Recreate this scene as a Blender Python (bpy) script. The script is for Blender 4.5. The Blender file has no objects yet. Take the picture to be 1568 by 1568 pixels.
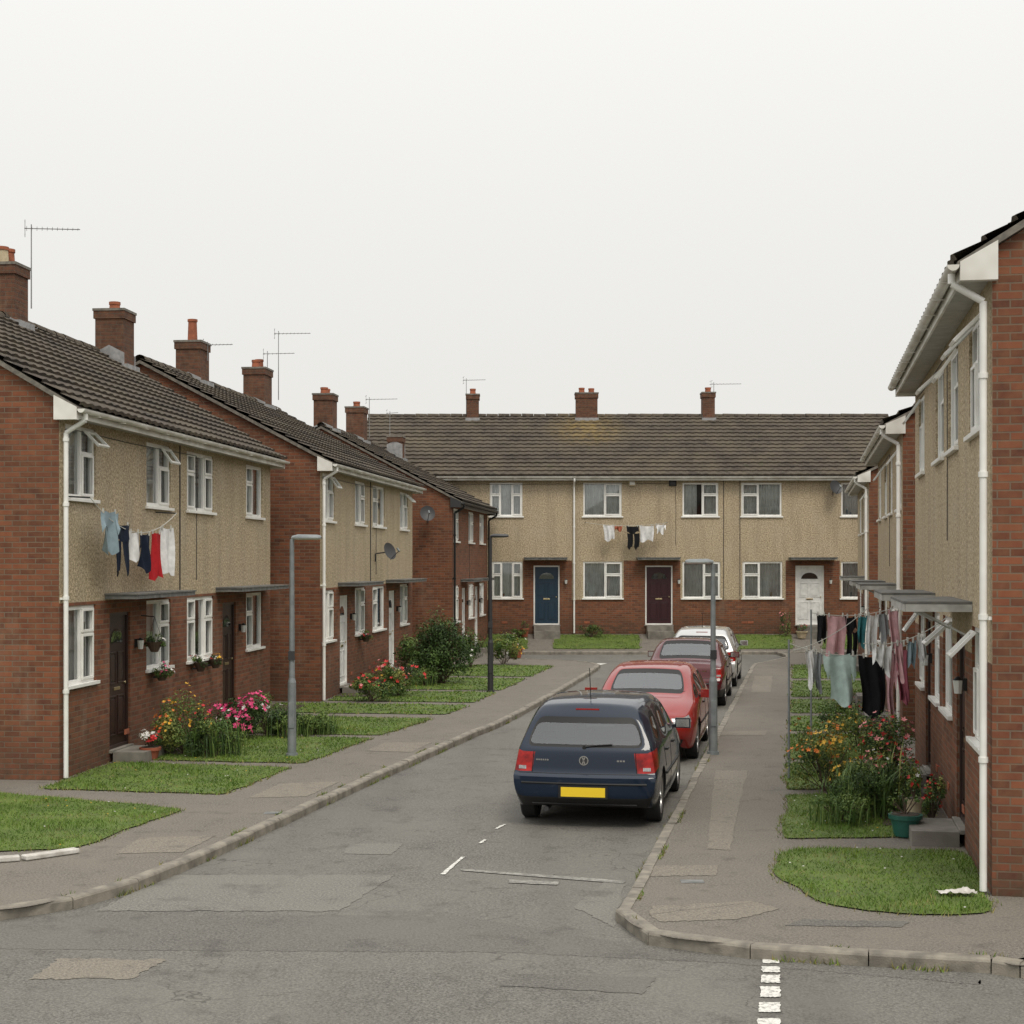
import bpy, bmesh, math, random
from mathutils import Vector, Matrix, noise
from mathutils.bvhtree import BVHTree
random.seed(7)
R = random.random
U = random.uniform
scene = bpy.context.scene
ROOTCOL = scene.collection
CAMH = 3.03

# ------------------------------------------------------------------ materials
MATS = {}
def newmat(name):
    m = bpy.data.materials.new(name); m.use_nodes = True
    nt = m.node_tree; b = nt.nodes['Principled BSDF']
    MATS[name] = m
    return m, nt, b
def N(nt, t, **kw):
    n = nt.nodes.new(t)
    for k, v in kw.items(): setattr(n, k, v)
    return n
def noise_n(nt, vec, scale, detail=3, rough=.6):
    n = N(nt, 'ShaderNodeTexNoise'); n.inputs['Scale'].default_value = scale
    n.inputs['Detail'].default_value = detail; n.inputs['Roughness'].default_value = rough
    if vec is not None: nt.links.new(vec, n.inputs['Vector'])
    return n.outputs['Fac']
def ramp(nt, fac, a, b):
    n = N(nt, 'ShaderNodeMapRange'); n.inputs[1].default_value = a; n.inputs[2].default_value = b
    nt.links.new(fac, n.inputs[0]); return n.outputs[0]
def mix(nt, fac, c1, c2, mode='MIX'):
    n = N(nt, 'ShaderNodeMix', data_type='RGBA', blend_type=mode)
    for s, i in ((fac, 0), (c1, 6), (c2, 7)):
        if isinstance(s, (int, float)): n.inputs[i].default_value = s
        elif isinstance(s, tuple): n.inputs[i].default_value = (*s, 1) if len(s) == 3 else s
        else: nt.links.new(s, n.inputs[i])
    return n.outputs[2]
def bumpn(nt, b, h, strength=.3, dist=.01):
    n = N(nt, 'ShaderNodeBump'); n.inputs['Strength'].default_value = strength
    n.inputs['Distance'].default_value = dist
    nt.links.new(h, n.inputs['Height']); nt.links.new(n.outputs[0], b.inputs['Normal'])
def mat(name, col, col2=None, rough=.75, scale=6., metallic=0., coat=0., bump=0., bscale=60., spec=.5, lo=.35, hi=.65, flat=False):
    m, nt, b = newmat(name)
    b.inputs['Roughness'].default_value = rough
    b.inputs['Metallic'].default_value = metallic
    b.inputs['Coat Weight'].default_value = coat
    b.inputs['Coat Roughness'].default_value = .04
    b.inputs['Specular IOR Level'].default_value = spec
    if flat:
        b.inputs['Base Color'].default_value = (*col, 1); return m
    tc = N(nt, 'ShaderNodeTexCoord').outputs['Object']
    if col2 is None: col2 = tuple(c*.8 for c in col)
    f = ramp(nt, noise_n(nt, tc, scale, 2), lo, hi)
    nt.links.new(mix(nt, f, col, col2), b.inputs['Base Color'])
    if bump: bumpn(nt, b, noise_n(nt, tc, bscale, 1), bump, .01)
    return m

def brick_mat(name, c1, c2, mortar):
    m, nt, b = newmat(name)
    tc = N(nt, 'ShaderNodeTexCoord').outputs['Object']
    s = N(nt, 'ShaderNodeSeparateXYZ'); nt.links.new(tc, s.inputs[0])
    a = N(nt, 'ShaderNodeMath', operation='ADD'); nt.links.new(s.outputs[0], a.inputs[0]); nt.links.new(s.outputs[1], a.inputs[1])
    c = N(nt, 'ShaderNodeCombineXYZ'); nt.links.new(a.outputs[0], c.inputs[0]); nt.links.new(s.outputs[2], c.inputs[1])
    br = N(nt, 'ShaderNodeTexBrick'); nt.links.new(c.outputs[0], br.inputs['Vector'])
    br.inputs['Scale'].default_value = 1; br.inputs['Brick Width'].default_value = .225; br.inputs['Row Height'].default_value = .075
    br.inputs['Mortar Size'].default_value = .008; br.inputs['Mortar Smooth'].default_value = .2; br.inputs['Bias'].default_value = .0
    br.inputs['Color1'].default_value = (*c1, 1); br.inputs['Color2'].default_value = (*c2, 1); br.inputs['Mortar'].default_value = (*mortar, 1)
    n1 = ramp(nt, noise_n(nt, tc, .8, 4), .35, .7)
    n2 = ramp(nt, noise_n(nt, c.outputs[0], 7, 2), .3, .75)
    col = mix(nt, n1, br.outputs['Color'], mix(nt, .42, br.outputs['Color'], (.05, .034, .024)))
    col = mix(nt, n2, col, mix(nt, .35, col, (.28, .14, .07)))
    # pale salts and soot streaks
    mp = N(nt, 'ShaderNodeMapping'); mp.inputs['Scale'].default_value = (1.6, 1.6, .35); nt.links.new(tc, mp.inputs[0])
    n3 = ramp(nt, noise_n(nt, mp.outputs[0], 1.1, 4, .7), .56, .78)
    col = mix(nt, n3, col, mix(nt, .28, col, (.30, .24, .18)))
    d = ramp(nt, s.outputs[2], 0.8, 0.0)
    dd = N(nt, 'ShaderNodeMath', operation='MULTIPLY'); nt.links.new(d, dd.inputs[0]); nt.links.new(n2, dd.inputs[1]); dd.use_clamp = True
    col = mix(nt, dd.outputs[0], col, (.06, .045, .03))
    nt.links.new(col, b.inputs['Base Color']); b.inputs['Roughness'].default_value = .88
    b.inputs['Specular IOR Level'].default_value = .3
    inv = N(nt, 'ShaderNodeMath', operation='SUBTRACT'); inv.inputs[0].default_value = 1; nt.links.new(br.outputs['Fac'], inv.inputs[1])
    bumpn(nt, b, inv.outputs[0], .6, .01)
brick_mat('brick', (.245, .080, .040), (.105, .038, .024), (.165, .125, .09))
brick_mat('brick_dark', (.14, .055, .034), (.07, .032, .022), (.09, .075, .06))

def render_mat():
    m, nt, b = newmat('pebbledash')
    tc = N(nt, 'ShaderNodeTexCoord').outputs['Object']
    f1 = ramp(nt, noise_n(nt, tc, 24, 3, .95), .41, .59)
    base = mix(nt, f1, (.25, .195, .12), (.64, .53, .37))
    mp = N(nt, 'ShaderNodeMapping'); mp.inputs['Scale'].default_value = (2.2, 2.2, .3); nt.links.new(tc, mp.inputs[0])
    st = ramp(nt, noise_n(nt, mp.outputs[0], 1.1, 4, .65), .46, .82)
    col = mix(nt, st, base, mix(nt, .48, base, (.17, .14, .105)))
    col = mix(nt, ramp(nt, noise_n(nt, tc, 1.5, 3), .48, .7), col, mix(nt, .25, col, (.5, .44, .34)))
    nt.links.new(col, b.inputs['Base Color']); b.inputs['Roughness'].default_value = .95
    b.inputs['Specular IOR Level'].default_value = .2
    bumpn(nt, b, f1, .5, .010)
render_mat()

def tile_mat(name, lichen=None):
    m, nt, b = newmat(name)
    tc = N(nt, 'ShaderNodeTexCoord').outputs['Object']
    mp = N(nt, 'ShaderNodeMapping'); mp.inputs['Scale'].default_value = (3.3, 3.0, 3.0); nt.links.new(tc, mp.inputs[0])
    v = N(nt, 'ShaderNodeTexVoronoi'); v.inputs['Scale'].default_value = 1.; nt.links.new(mp.outputs[0], v.inputs['Vector'])
    sx = N(nt, 'ShaderNodeSeparateColor'); nt.links.new(v.outputs['Color'], sx.inputs[0])
    col = mix(nt, sx.outputs[0], (.046, .038, .032), (.084, .068, .054))
    col = mix(nt, ramp(nt, noise_n(nt, tc, .9, 4, .7), .42, .72), col, (.108, .088, .062))
    col = mix(nt, ramp(nt, noise_n(nt, tc, 22, 2), .56, .8), col, (.15, .14, .10))
    col = mix(nt, ramp(nt, noise_n(nt, tc, 2.4, 3), .62, .75), col, mix(nt, .5, col, (.06, .07, .03)))
    if lichen:
        d = N(nt, 'ShaderNodeVectorMath', operation='DISTANCE'); nt.links.new(tc, d.inputs[0]); d.inputs[1].default_value = lichen
        f = N(nt, 'ShaderNodeMath', operation='MULTIPLY'); nt.links.new(ramp(nt, d.outputs['Value'], 1.7, .2), f.inputs[0]); nt.links.new(ramp(nt, noise_n(nt, tc, 5), .3, 1.1), f.inputs[1])
        col = mix(nt, f.outputs[0], col, (.38, .26, .07))
    nt.links.new(col, b.inputs['Base Color']); b.inputs['Roughness'].default_value = .9
    b.inputs['Specular IOR Level'].default_value = .25
tile_mat('roof_tile'); tile_mat('roof_tile_lichen', (8.2, 2.9, 7.6))

def asphalt(name, a, b_, patch, scale=1., cracks=True):
    m, nt, b = newmat(name)
    tc = N(nt, 'ShaderNodeTexCoord').outputs['Object']
    fine = ramp(nt, noise_n(nt, tc, 42, 2, .95), .36, .64)
    col = mix(nt, fine, a, b_)
    big = ramp(nt, noise_n(nt, tc, .5*scale, 5, .7), .38, .66)
    col = mix(nt, big, col, mix(nt, .6, col, patch))
    st = ramp(nt, noise_n(nt, tc, 1.9*scale, 4, .7), .55, .72)
    col = mix(nt, st, col, mix(nt, .38, col, (.03, .028, .026)))
    if cracks:
        mp = N(nt, 'ShaderNodeMapping'); mp.inputs['Rotation'].default_value = (0, 0, .186); mp.inputs['Scale'].default_value = (1.1, .10, 1); nt.links.new(tc, mp.inputs[0])
        tr = ramp(nt, noise_n(nt, mp.outputs[0], 1., 2), .45, .75)
        col = mix(nt, tr, col, mix(nt, .25, col, (.04, .038, .036)))
        vv = N(nt, 'ShaderNodeTexVoronoi', feature='DISTANCE_TO_EDGE'); vv.inputs['Scale'].default_value = .5
        wn = N(nt, 'ShaderNodeTexNoise'); wn.inputs['Scale'].default_value = 2.5; wn.inputs['Detail'].default_value = 3; nt.links.new(tc, wn.inputs['Vector'])
        wv = N(nt, 'ShaderNodeVectorMath', operation='ADD'); nt.links.new(tc, wv.inputs[0]); nt.links.new(wn.outputs['Color'], wv.inputs[1])
        nt.links.new(wv.outputs[0], vv.inputs['Vector'])
        cr = N(nt, 'ShaderNodeMath', operation='MULTIPLY'); nt.links.new(ramp(nt, vv.outputs['Distance'], .008, .001), cr.inputs[0]); nt.links.new(big, cr.inputs[1]); cr.use_clamp = True
        col = mix(nt, cr.outputs[0], col, mix(nt, .65, col, (.03, .029, .027)))
    nt.links.new(col, b.inputs['Base Color']); b.inputs['Roughness'].default_value = .85
    b.inputs['Specular IOR Level'].default_value = .3
    bumpn(nt, b, fine, .5, .006)
asphalt('asphalt', (.078, .075, .067), (.215, .205, .184), (.19, .18, .158))
asphalt('asphalt_light', (.105, .101, .090), (.255, .243, .217), (.20, .19, .168), 1, False)
asphalt('asphalt_dark', (.072, .069, .062), (.19, .181, .163), (.16, .152, .135), 1, False)
asphalt('pavement_tarmac', (.088, .079, .067), (.235, .212, .180), (.20, .178, .148), 1.6, False)
asphalt('pavement_patch', (.125, .112, .092), (.285, .255, .212), (.215, .193, .156), 2, False)

def paintline():
    m, nt, b = newmat('road_paint')
    tc = N(nt, 'ShaderNodeTexCoord').outputs['Object']
    col = mix(nt, ramp(nt, noise_n(nt, tc, 22, 4, .75), .47, .66), (.68, .67, .62), (.20, .193, .175))
    nt.links.new(col, b.inputs['Base Color']); b.inputs['Roughness'].default_value = .7
    m, nt, b = newmat('road_paint_worn')
    tc = N(nt, 'ShaderNodeTexCoord').outputs['Object']
    col = mix(nt, ramp(nt, noise_n(nt, tc, 14, 5, .8), .36, .58), (.34, .33, .30), (.155, .149, .134))
    nt.links.new(col, b.inputs['Base Color']); b.inputs['Roughness'].default_value = .8
paintline()
mat('kerb_stone', (.27, .243, .197), (.14, .126, .104), scale=5, bump=.4)
mat('concrete', (.24, .22, .19), (.14, .13, .11), scale=3, bump=.4)
mat('stone_white', (.6, .58, .54), (.4, .38, .34), scale=8, bump=.4)
mat('soil', (.07, .05, .035), (.04, .03, .02), scale=12, bump=.8, bscale=30)
mat('ground_earth', (.08, .10, .04), (.06, .07, .03), scale=1)
mat('lawn', (.105, .155, .024), (.07, .105, .018), scale=2.2, bump=.8, bscale=70)
mat('blade_a', (.105, .185, .022), (.072, .135, .018), scale=.9, rough=.6, spec=.3)
mat('blade_b', (.16, .228, .032), (.105, .165, .024), scale=.9, rough=.6, spec=.3)
mat('blade_dry', (.25, .22, .085), (.19, .17, .06), scale=2, rough=.7, spec=.3)
mat('upvc_white', (.86, .86, .82), (.76, .75, .71), rough=.35, scale=3)
mat('fascia_white', (.80, .79, .74), (.56, .54, .48), rough=.5, scale=2)
mat('soffit', (.44, .43, .39), (.34, .33, .30), rough=.6)
mat('felt_grey', (.10, .10, .095), (.17, .165, .15), rough=.8, scale=7)
mat('canopy_edge', (.21, .21, .20), (.10, .105, .10), rough=.6, scale=6)
mat('canopy_white', (.48, .48, .45), (.28, .28, .26), rough=.6, scale=5)
mat('black_plastic', (.016, .016, .016), rough=.45, flat=True, spec=.3)
mat('dark_metal', (.03, .03, .032), rough=.5, flat=True)
mat('lamp_grey', (.24, .26, .265), (.17, .19, .195), rough=.5, scale=5, metallic=.2)
mat('lamp_lens', (.55, .56, .53), rough=.25, flat=True)
mat('alu', (.30, .30, .30), rough=.5, metallic=.6, flat=True)
mat('lead', (.34, .34, .34), (.22, .22, .22), rough=.6, scale=8)
mat('terracotta', (.36, .11, .05), (.22, .07, .035), rough=.8)
mat('cream_pot', (.5, .42, .28), (.35, .28, .18), rough=.8)
mat('mortar', (.20, .18, .15), (.11, .10, .085), scale=10)
mat('door_brown', (.035, .015, .010), (.022, .01, .008), rough=.4)
mat('door_blue', (.008, .030, .055), rough=.4, flat=True)
mat('door_maroon', (.035, .007, .010), rough=.4, flat=True)
mat('door_white', (.78, .78, .76), rough=.35)
mat('brass', (.6, .5, .3), rough=.3, metallic=1, flat=True)
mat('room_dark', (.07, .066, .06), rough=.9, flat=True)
mat('net_curtain', (.72, .72, .69), (.56, .56, .53), rough=.9, scale=3)
mat('drape', (.56, .54, .49), (.44, .42, .38), rough=.9, scale=3)
mat('tyre', (.018, .018, .018), rough=.85, flat=True)
mat('rim', (.42, .42, .42), rough=.3, metallic=.8, flat=True)
mat('chrome', (.7, .7, .7), rough=.12, metallic=1, flat=True)
mat('plate_yellow', (.80, .56, .02), rough=.4, flat=True)
mat('plate_white', (.75, .75, .72), rough=.4, flat=True)
mat('plate_text', (.03, .03, .02), rough=.5, flat=True)
mat('taillight', (.42, .014, .010), (.16, .005, .005), rough=.3, coat=.6, scale=9, spec=.1)
mat('headlight', (.55, .57, .58), (.25, .26, .27), rough=.08, coat=1, scale=12)
mat('seat', (.08, .08, .08), rough=.9, flat=True)
mat('paint_blue', (.0035, .0125, .031), rough=.45, coat=.85, flat=True, spec=.1)
mat('paint_red', (.27, .016, .013), rough=.45, coat=.9, flat=True, spec=.1)
mat('paint_maroon', (.085, .005, .009), rough=.45, coat=.9, flat=True, spec=.1)
mat('paint_silver', (.50, .51, .51), rough=.3, coat=1, metallic=.3, flat=True)
mat('leaf_dark', (.036, .068, .017), (.024, .047, .012), rough=.55, scale=4, spec=.3)
mat('leaf_mid', (.078, .135, .028), (.055, .105, .022), rough=.55, scale=4, spec=.3)
mat('leaf_light', (.15, .21, .045), (.105, .16, .036), rough=.55, scale=4, spec=.3)
mat('leaf_yellow', (.25, .26, .06), (.18, .20, .05), rough=.55, scale=4, spec=.3)
mat('bark', (.09, .06, .04), rough=.9)
for n_, c_ in dict(fl_pink=(.72, .05, .20), fl_red=(.58, .02, .02), fl_white=(.78, .76, .72), fl_yellow=(.75, .42, .03), fl_orange=(.68, .18, .02), fl_rose=(.72, .25, .25)).items():
    mat(n_, c_, tuple(x*.7 for x in c_), rough=.6, scale=15)
for n_, c_ in dict(cl_navy=(.012, .018, .035), cl_black=(.014, .014, .016), cl_white=(.76, .76, .75), cl_red=(.42, .02, .025), cl_blue=(.26, .34, .38), cl_mint=(.52, .66, .62), cl_pink=(.66, .40, .42), cl_grey=(.30, .32, .33), cl_teal=(.05, .20, .22), cl_rose=(.42, .13, .17)).items():
    mat(n_, c_, tuple(x*.8 for x in c_), rough=.95, scale=9, bump=.3, bscale=120, spec=.2)
mat('cord', (.5, .5, .46), rough=.8, flat=True)
mat('green_plastic', (.02, .11, .08), rough=.45)
mat('terracotta_pot', (.35, .10, .05), rough=.8)

def glassmat(name, tint, base, boost):
    m = bpy.data.materials.new(name); m.use_nodes = True; nt = m.node_tree; nt.nodes.clear()
    o = N(nt, 'ShaderNodeOutputMaterial'); mx = N(nt, 'ShaderNodeMixShader')
    t = N(nt, 'ShaderNodeBsdfTransparent'); t.inputs[0].default_value = (*tint, 1)
    g = N(nt, 'ShaderNodeBsdfGlossy'); g.inputs['Roughness'].default_value = .02; g.inputs['Color'].default_value = (.95, .97, 1, 1)
    fr = N(nt, 'ShaderNodeFresnel'); fr.inputs[0].default_value = 1.52
    a = N(nt, 'ShaderNodeMath', operation='MULTIPLY_ADD'); nt.links.new(fr.outputs[0], a.inputs[0]); a.inputs[1].default_value = boost; a.inputs[2].default_value = base; a.use_clamp = True
    nt.links.new(a.outputs[0], mx.inputs[0]); nt.links.new(t.outputs[0], mx.inputs[1]); nt.links.new(g.outputs[0], mx.inputs[2])
    nt.links.new(mx.outputs[0], o.inputs[0]); MATS[name] = m
glassmat('glass', (.92, .95, .94), .06, 1.4)
glassmat('car_glass', (.55, .62, .60), .07, 1.4)

# ------------------------------------------------------------------ mesh builder
class MB:
    def __init__(s): s.v = []; s.f = []; s.m = []; s.ms = []
    def mi(s, k):
        if k not in s.ms: s.ms.append(k)
        return s.ms.index(k)
    def add(s, vs, fs, k, M=None):
        b = len(s.v)
        if M is not None: vs = [M @ Vector(p) for p in vs]
        s.v += [tuple(p) for p in vs]; i = s.mi(k)
        for f in fs: s.f.append(tuple(b+j for j in f)); s.m.append(i)
    def poly(s, pts, k, M=None): s.add(pts, [tuple(range(len(pts)))], k, M)
    def box(s, x0, x1, y0, y1, z0, z1, k, M=None):
        s.add([(x0, y0, z0), (x1, y0, z0), (x1, y1, z0), (x0, y1, z0), (x0, y0, z1), (x1, y0, z1), (x1, y1, z1), (x0, y1, z1)],
              [(0, 3, 2, 1), (4, 5, 6, 7), (0, 1, 5, 4), (1, 2, 6, 5), (2, 3, 7, 6), (3, 0, 4, 7)], k, M)
    def cyl(s, p0, p1, r0, r1, k, n=10, caps=True, M=None):
        p0 = Vector(p0); p1 = Vector(p1); d = (p1-p0).normalized()
        a = d.orthogonal().normalized(); b = d.cross(a)
        vs = []
        for p, r in ((p0, r0), (p1, r1)):
            for i in range(n):
                t = 2*math.pi*i/n; vs.append(p+a*(r*math.cos(t))+b*(r*math.sin(t)))
        fs = [(i, (i+1) % n, n+(i+1) % n, n+i) for i in range(n)]
        if caps: fs += [tuple(range(n-1, -1, -1)), tuple(range(n, 2*n))]
        s.add(vs, fs, k, M)
    def tube(s, pts, r, k, n=6):
        for a, b in zip(pts[:-1], pts[1:]): s.cyl(a, b, r, r, k, n)
    def grid(s, rows, k, M=None):
        nr = len(rows); nc = len(rows[0]); vs = [p for r in rows for p in r]
        fs = [(i*nc+j, i*nc+j+1, (i+1)*nc+j+1, (i+1)*nc+j) for i in range(nr-1) for j in range(nc-1)]
        s.add(vs, fs, k, M)
    def build(s, name, parent=None, smooth=0, bevel=0, loc=None):
        me = bpy.data.meshes.new(name); me.from_pydata(s.v, [], s.f)
        for k in s.ms: me.materials.append(MATS[k])
        me.polygons.foreach_set('material_index', s.m)
        if smooth:
            me.polygons.foreach_set('use_smooth', [True]*len(me.polygons))
            me.update(); me.set_sharp_from_angle(angle=math.radians(smooth))
        me.update()
        o = bpy.data.objects.new(name, me); ROOTCOL.objects.link(o)
        if parent: o.parent = parent
        if loc: o.location = loc
        if bevel:
            md = o.modifiers.new('bevel', 'BEVEL'); md.width = bevel; md.segments = 2; md.limit_method = 'ANGLE'
        return o
def empty(name, loc=(0, 0, 0), rz=0):
    e = bpy.data.objects.new(name, None); ROOTCOL.objects.link(e); e.location = loc; e.rotation_euler = (0, 0, rz); e.empty_display_size = .3
    return e

# ------------------------------------------------------------------ house parts
def wall(mb, L, z0, z1, ops, matfn, xsplit=(), zsplit=(), rev=.11):
    xs = sorted(set([0, L]+[o[1] for o in ops]+[o[2] for o in ops]+list(xsplit)))
    zs = sorted(set([z0, z1]+[o[3] for o in ops]+[o[4] for o in ops]+list(zsplit)))
    for a, b in zip(xs[:-1], xs[1:]):
        for c, d in zip(zs[:-1], zs[1:]):
            mx, mz = (a+b)/2, (c+d)/2
            if any(o[1] < mx < o[2] and o[3] < mz < o[4] for o in ops): continue
            mb.poly([(a, 0, c), (b, 0, c), (b, 0, d), (a, 0, d)], matfn(mx, mz))
    for o in ops:
        k, x0, x1, c, d = o[:5]; k2 = matfn((x0+x1)/2, (c+d)/2)
        mb.poly([(x0, 0, c), (x0, 0, d), (x0, rev, d), (x0, rev, c)], k2)
        mb.poly([(x1, 0, c), (x1, rev, c), (x1, rev, d), (x1, 0, d)], k2)
        mb.poly([(x0, 0, d), (x1, 0, d), (x1, rev, d), (x0, rev, d)], k2)
        mb.poly([(x0, 0, c), (x0, rev, c), (x1, rev, c), (x1, 0, c)], 'concrete')

def frame_rect(mb, x0, x1, z0, z1, w, y0, y1, k, M=None):
    mb.box(x0, x0+w, y0, y1, z0, z1, k, M); mb.box(x1-w, x1, y0, y1, z0, z1, k, M)
    mb.box(x0+w, x1-w, y0, y1, z0, z0+w, k, M); mb.box(x0+w, x1-w, y0, y1, z1-w, z1, k, M)

def window(F, G, C, x0, x1, z0, z1, style='A', op=0, sill=True):
    w = .06; k = 'upvc_white'
    frame_rect(F, x0, x1, z0, z1, w, .03, .10, k)
    W = x1-x0; H = z1-z0
    if style == 'C':
        splits = [x0+W*.32, x0+W*.68]
    elif style == 'B': splits = [x0+W*.42]
    else: splits = [x0+W*.56]
    for sx in splits: F.box(sx-.028, sx+.028, .03, .10, z0+w, z1-w, k)
    edges = [x0+w]+[v for sx in splits for v in (sx-.028, sx+.028)]+[x1-w]
    lights = [(edges[i], edges[i+1]) for i in range(0, len(edges), 2)]
    idx = {'A': [1], 'B': [0], 'C': [0, 2]}[style]
    zt = z0+H*.64
    G.poly([(x0+w, .07, z0+w), (x1-w, .07, z0+w), (x1-w, .07, z1-w), (x0+w, .07, z1-w)], 'glass')
    for i, (a, b) in enumerate(lights):
        if i in idx:
            F.box(a, b, .03, .10, zt-.025, zt+.025, k)
            frame_rect(F, a-.012, b+.012, z0+w-.012, zt-.013, .038, .006, .029, k)
            if op and (i == idx[0] or op > 1):
                ang = math.radians(U(34, 48)); l = z1-w-zt-.02
                if op > 2: l *= 1.15
                M = Matrix.Translation((0, -.005, z1-w+.01)) @ Matrix.Rotation(-ang, 4, 'X')
                frame_rect(F, a-.01, b+.01, -l-.02, 0, .04, -.02, .015, k, M)
                G.poly([(a+.03, 0, -l+.02), (b-.03, 0, -l+.02), (b-.03, 0, -.04), (a+.03, 0, -.04)], 'glass', M)
            else:
                frame_rect(F, a-.012, b+.012, zt+.013, z1-w+.012, .038, .006, .029, k)
    if sill: F.box(x0-.05, x1+.05, -.055, .029, z0-.045, z0+.003, 'upvc_white')
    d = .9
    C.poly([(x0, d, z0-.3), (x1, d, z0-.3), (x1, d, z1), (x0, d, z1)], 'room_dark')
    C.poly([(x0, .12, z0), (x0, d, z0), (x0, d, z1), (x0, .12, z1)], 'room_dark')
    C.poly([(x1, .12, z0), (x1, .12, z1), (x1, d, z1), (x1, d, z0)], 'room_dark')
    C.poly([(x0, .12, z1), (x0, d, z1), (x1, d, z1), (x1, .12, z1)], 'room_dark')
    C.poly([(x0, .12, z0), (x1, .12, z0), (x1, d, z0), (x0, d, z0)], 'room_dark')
    def curt(a, b, k, zb=z0, y=.17, amp=.022, per=.11):
        n = max(4, int((b-a)/.025)); ph = R()*6
        rows = []
        for zz in (zb, (zb+z1)/2, z1):
            rows.append([(a+(b-a)*i/n, y+amp*math.sin(ph+(a+(b-a)*i/n)*2*math.pi/per+.4*math.sin(zz*3)), zz) for i in range(n+1)])
        C.grid(rows, k)
    r = R(); fr = U(.26, .42)
    if r < .5: curt(x0, x1, 'net_curtain')
    elif r < .78:
        curt(x0, x0+W*fr, 'net_curtain'); curt(x1-W*fr*U(.7, 1.1), x1, 'net_curtain')
    else:
        curt(x0, x0+W*fr*.8, 'drape', y=.15); curt(x1-W*fr*.8, x1, 'drape', y=.15); curt(x0, x1, 'net_curtain', y=.22, zb=z0+(H*.35 if R() < .4 else 0))
    if R() < .6:
        for q in range(random.randint(1, 3)):
            xx = U(x0+.15, x1-.15); hh = U(.08, .2)
            C.cyl((xx, .125, z0+.05), (xx, .125, z0+.05+hh), U(.02, .03), U(.02, .04), random.choice(['cream_pot', 'drape', 'terracotta_pot', 'cl_blue']), 8)

def door(F, G, x0, x1, z0, z1, col, frame='upvc_white'):
    frame_rect(F, x0, x1, z0, z1, .05, .03, .11, frame)
    a, b, c, d = x0+.05, x1-.05, z0+.05, z1-.05
    F.box(a, b, .06, .10, c, d, col)
    W = b-a; H = d-c
    for px0, px1 in ((a+.09, a+W/2-.04), (a+W/2+.04, b-.09)):
        for f0, f1 in ((.07, .38), (.47, .72)):
            frame_rect(F, px0, px1, c+H*f0, c+H*f1, .025, .045, .059, col)
            F.box(px0+.05, px1-.05, .05, .059, c+H*f0+.05, c+H*f1-.05, col)
    n = 9; pts = [(a+W/2+math.cos(math.pi*i/n)*W*.32, .056, c+H*.79+math.sin(math.pi*i/n)*H*.11) for i in range(n+1)]
    F.poly(pts, 'room_dark'); 
    G.poly([(p[0], .052, p[2]) for p in pts], 'glass')
    F.box(a+W/2-.12, a+W/2+.12, .042, .059, c+H*.42, c+H*.445, 'brass')
    F.cyl((b-.07, .03, c+H*.47), (b-.07, .059, c+H*.47), .022, .022, 'brass', 8)
    F.box(x0-.03, x1+.03, -.05, .029, z0-.04, z0+.002, 'concrete')

def lerp(a, b, t): return a+(b-a)*t

def roof_slope(mb, x0, x1, y0, z0, y1, z1, k, samp):
    Ls = math.hypot(y1-y0, z1-z0); n = max(3, round(Ls/.31)); dy, dz = (y1-y0)/Ls, (z1-z0)/Ls
    ny, nz = (-dz, dy) if dy > 0 else (dz, -dy)
    if nz < 0: ny, nz = -ny, -nz
    if samp: m = int((x1-x0)/.3)*samp
    else: m = 1
    def h(u): return .022*(.5+.5*math.cos(2*math.pi*u/.3)) if samp else 0
    rows = []
    for i in range(n+1):
        s = Ls*i/n
        lifts = (0, .055) if i < n else (.010,)
        if i > 0 and i < n: lifts = (.010, .055)
        for l in lifts:
            row = []
            jit = U(-.004, .004)
            for j in range(m+1):
                u = x0+(x1-x0)*j/m; l2 = l+h(u)+jit
                row.append((u, y0+dy*s+ny*l2, z0+dz*s+nz*l2+.012*noise.noise((u*.35, i*.2, x0))))
            rows.append(row)
    if y1 < y0: rows = [r[::-1] for r in rows]
    mb.grid(rows, k)

def chimney(mb, x, y, w, d, z0, z1, pots, kind='brick_dark', potk='terracotta', poth=.32):
    mb.box(x-w/2, x+w/2, y-d/2, y+d/2, z0, z1-.20, kind)
    mb.box(x-w/2-.03, x+w/2+.03, y-d/2-.03, y+d/2+.03, z1-.20, z1-.04, kind)
    mb.box(x-w/2-.045, x+w/2+.045, y-d/2-.045, y+d/2+.045, z1-.04, z1+.01, 'mortar')
    for i in range(pots):
        px = x+(i-(pots-1)/2)*w*.45
        hh = poth*U(.85, 1.1)
        mb.cyl((px, y, z1), (px, y, z1+hh), .12, .10, potk if R() < .75 else 'cream_pot', 12)
        mb.cyl((px, y, z1+hh-.05), (px, y, z1+hh+.01), .12, .12, potk, 12)
def flashing(mb, x, y, w, d, hd, ridge, tan):
    for sgn in (-1, 1):
        y0 = y+sgn*(d/2+.012)
        zr = ridge-abs(y0-hd)*tan
        mb.box(x-w/2-.04, x+w/2+.04, min(y0, y0+sgn*.10), max(y0, y0+sgn*.10), zr-.14, zr+.09, 'lead')
    for sgn in (-1, 1):
        xx = x+sgn*(w/2+.012)
        mb.poly([(xx, y-d/2-.03, ridge-(d/2+.03+abs(y-hd))*tan-.05), (xx, y+d/2+.03, ridge-(d/2+.03)*tan-.05), (xx, y+d/2+.03, ridge-(d/2)*tan+.14), (xx, y, ridge+.13), (xx, y-d/2-.03, ridge-(d/2)*tan+.14)], 'lead')

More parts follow.
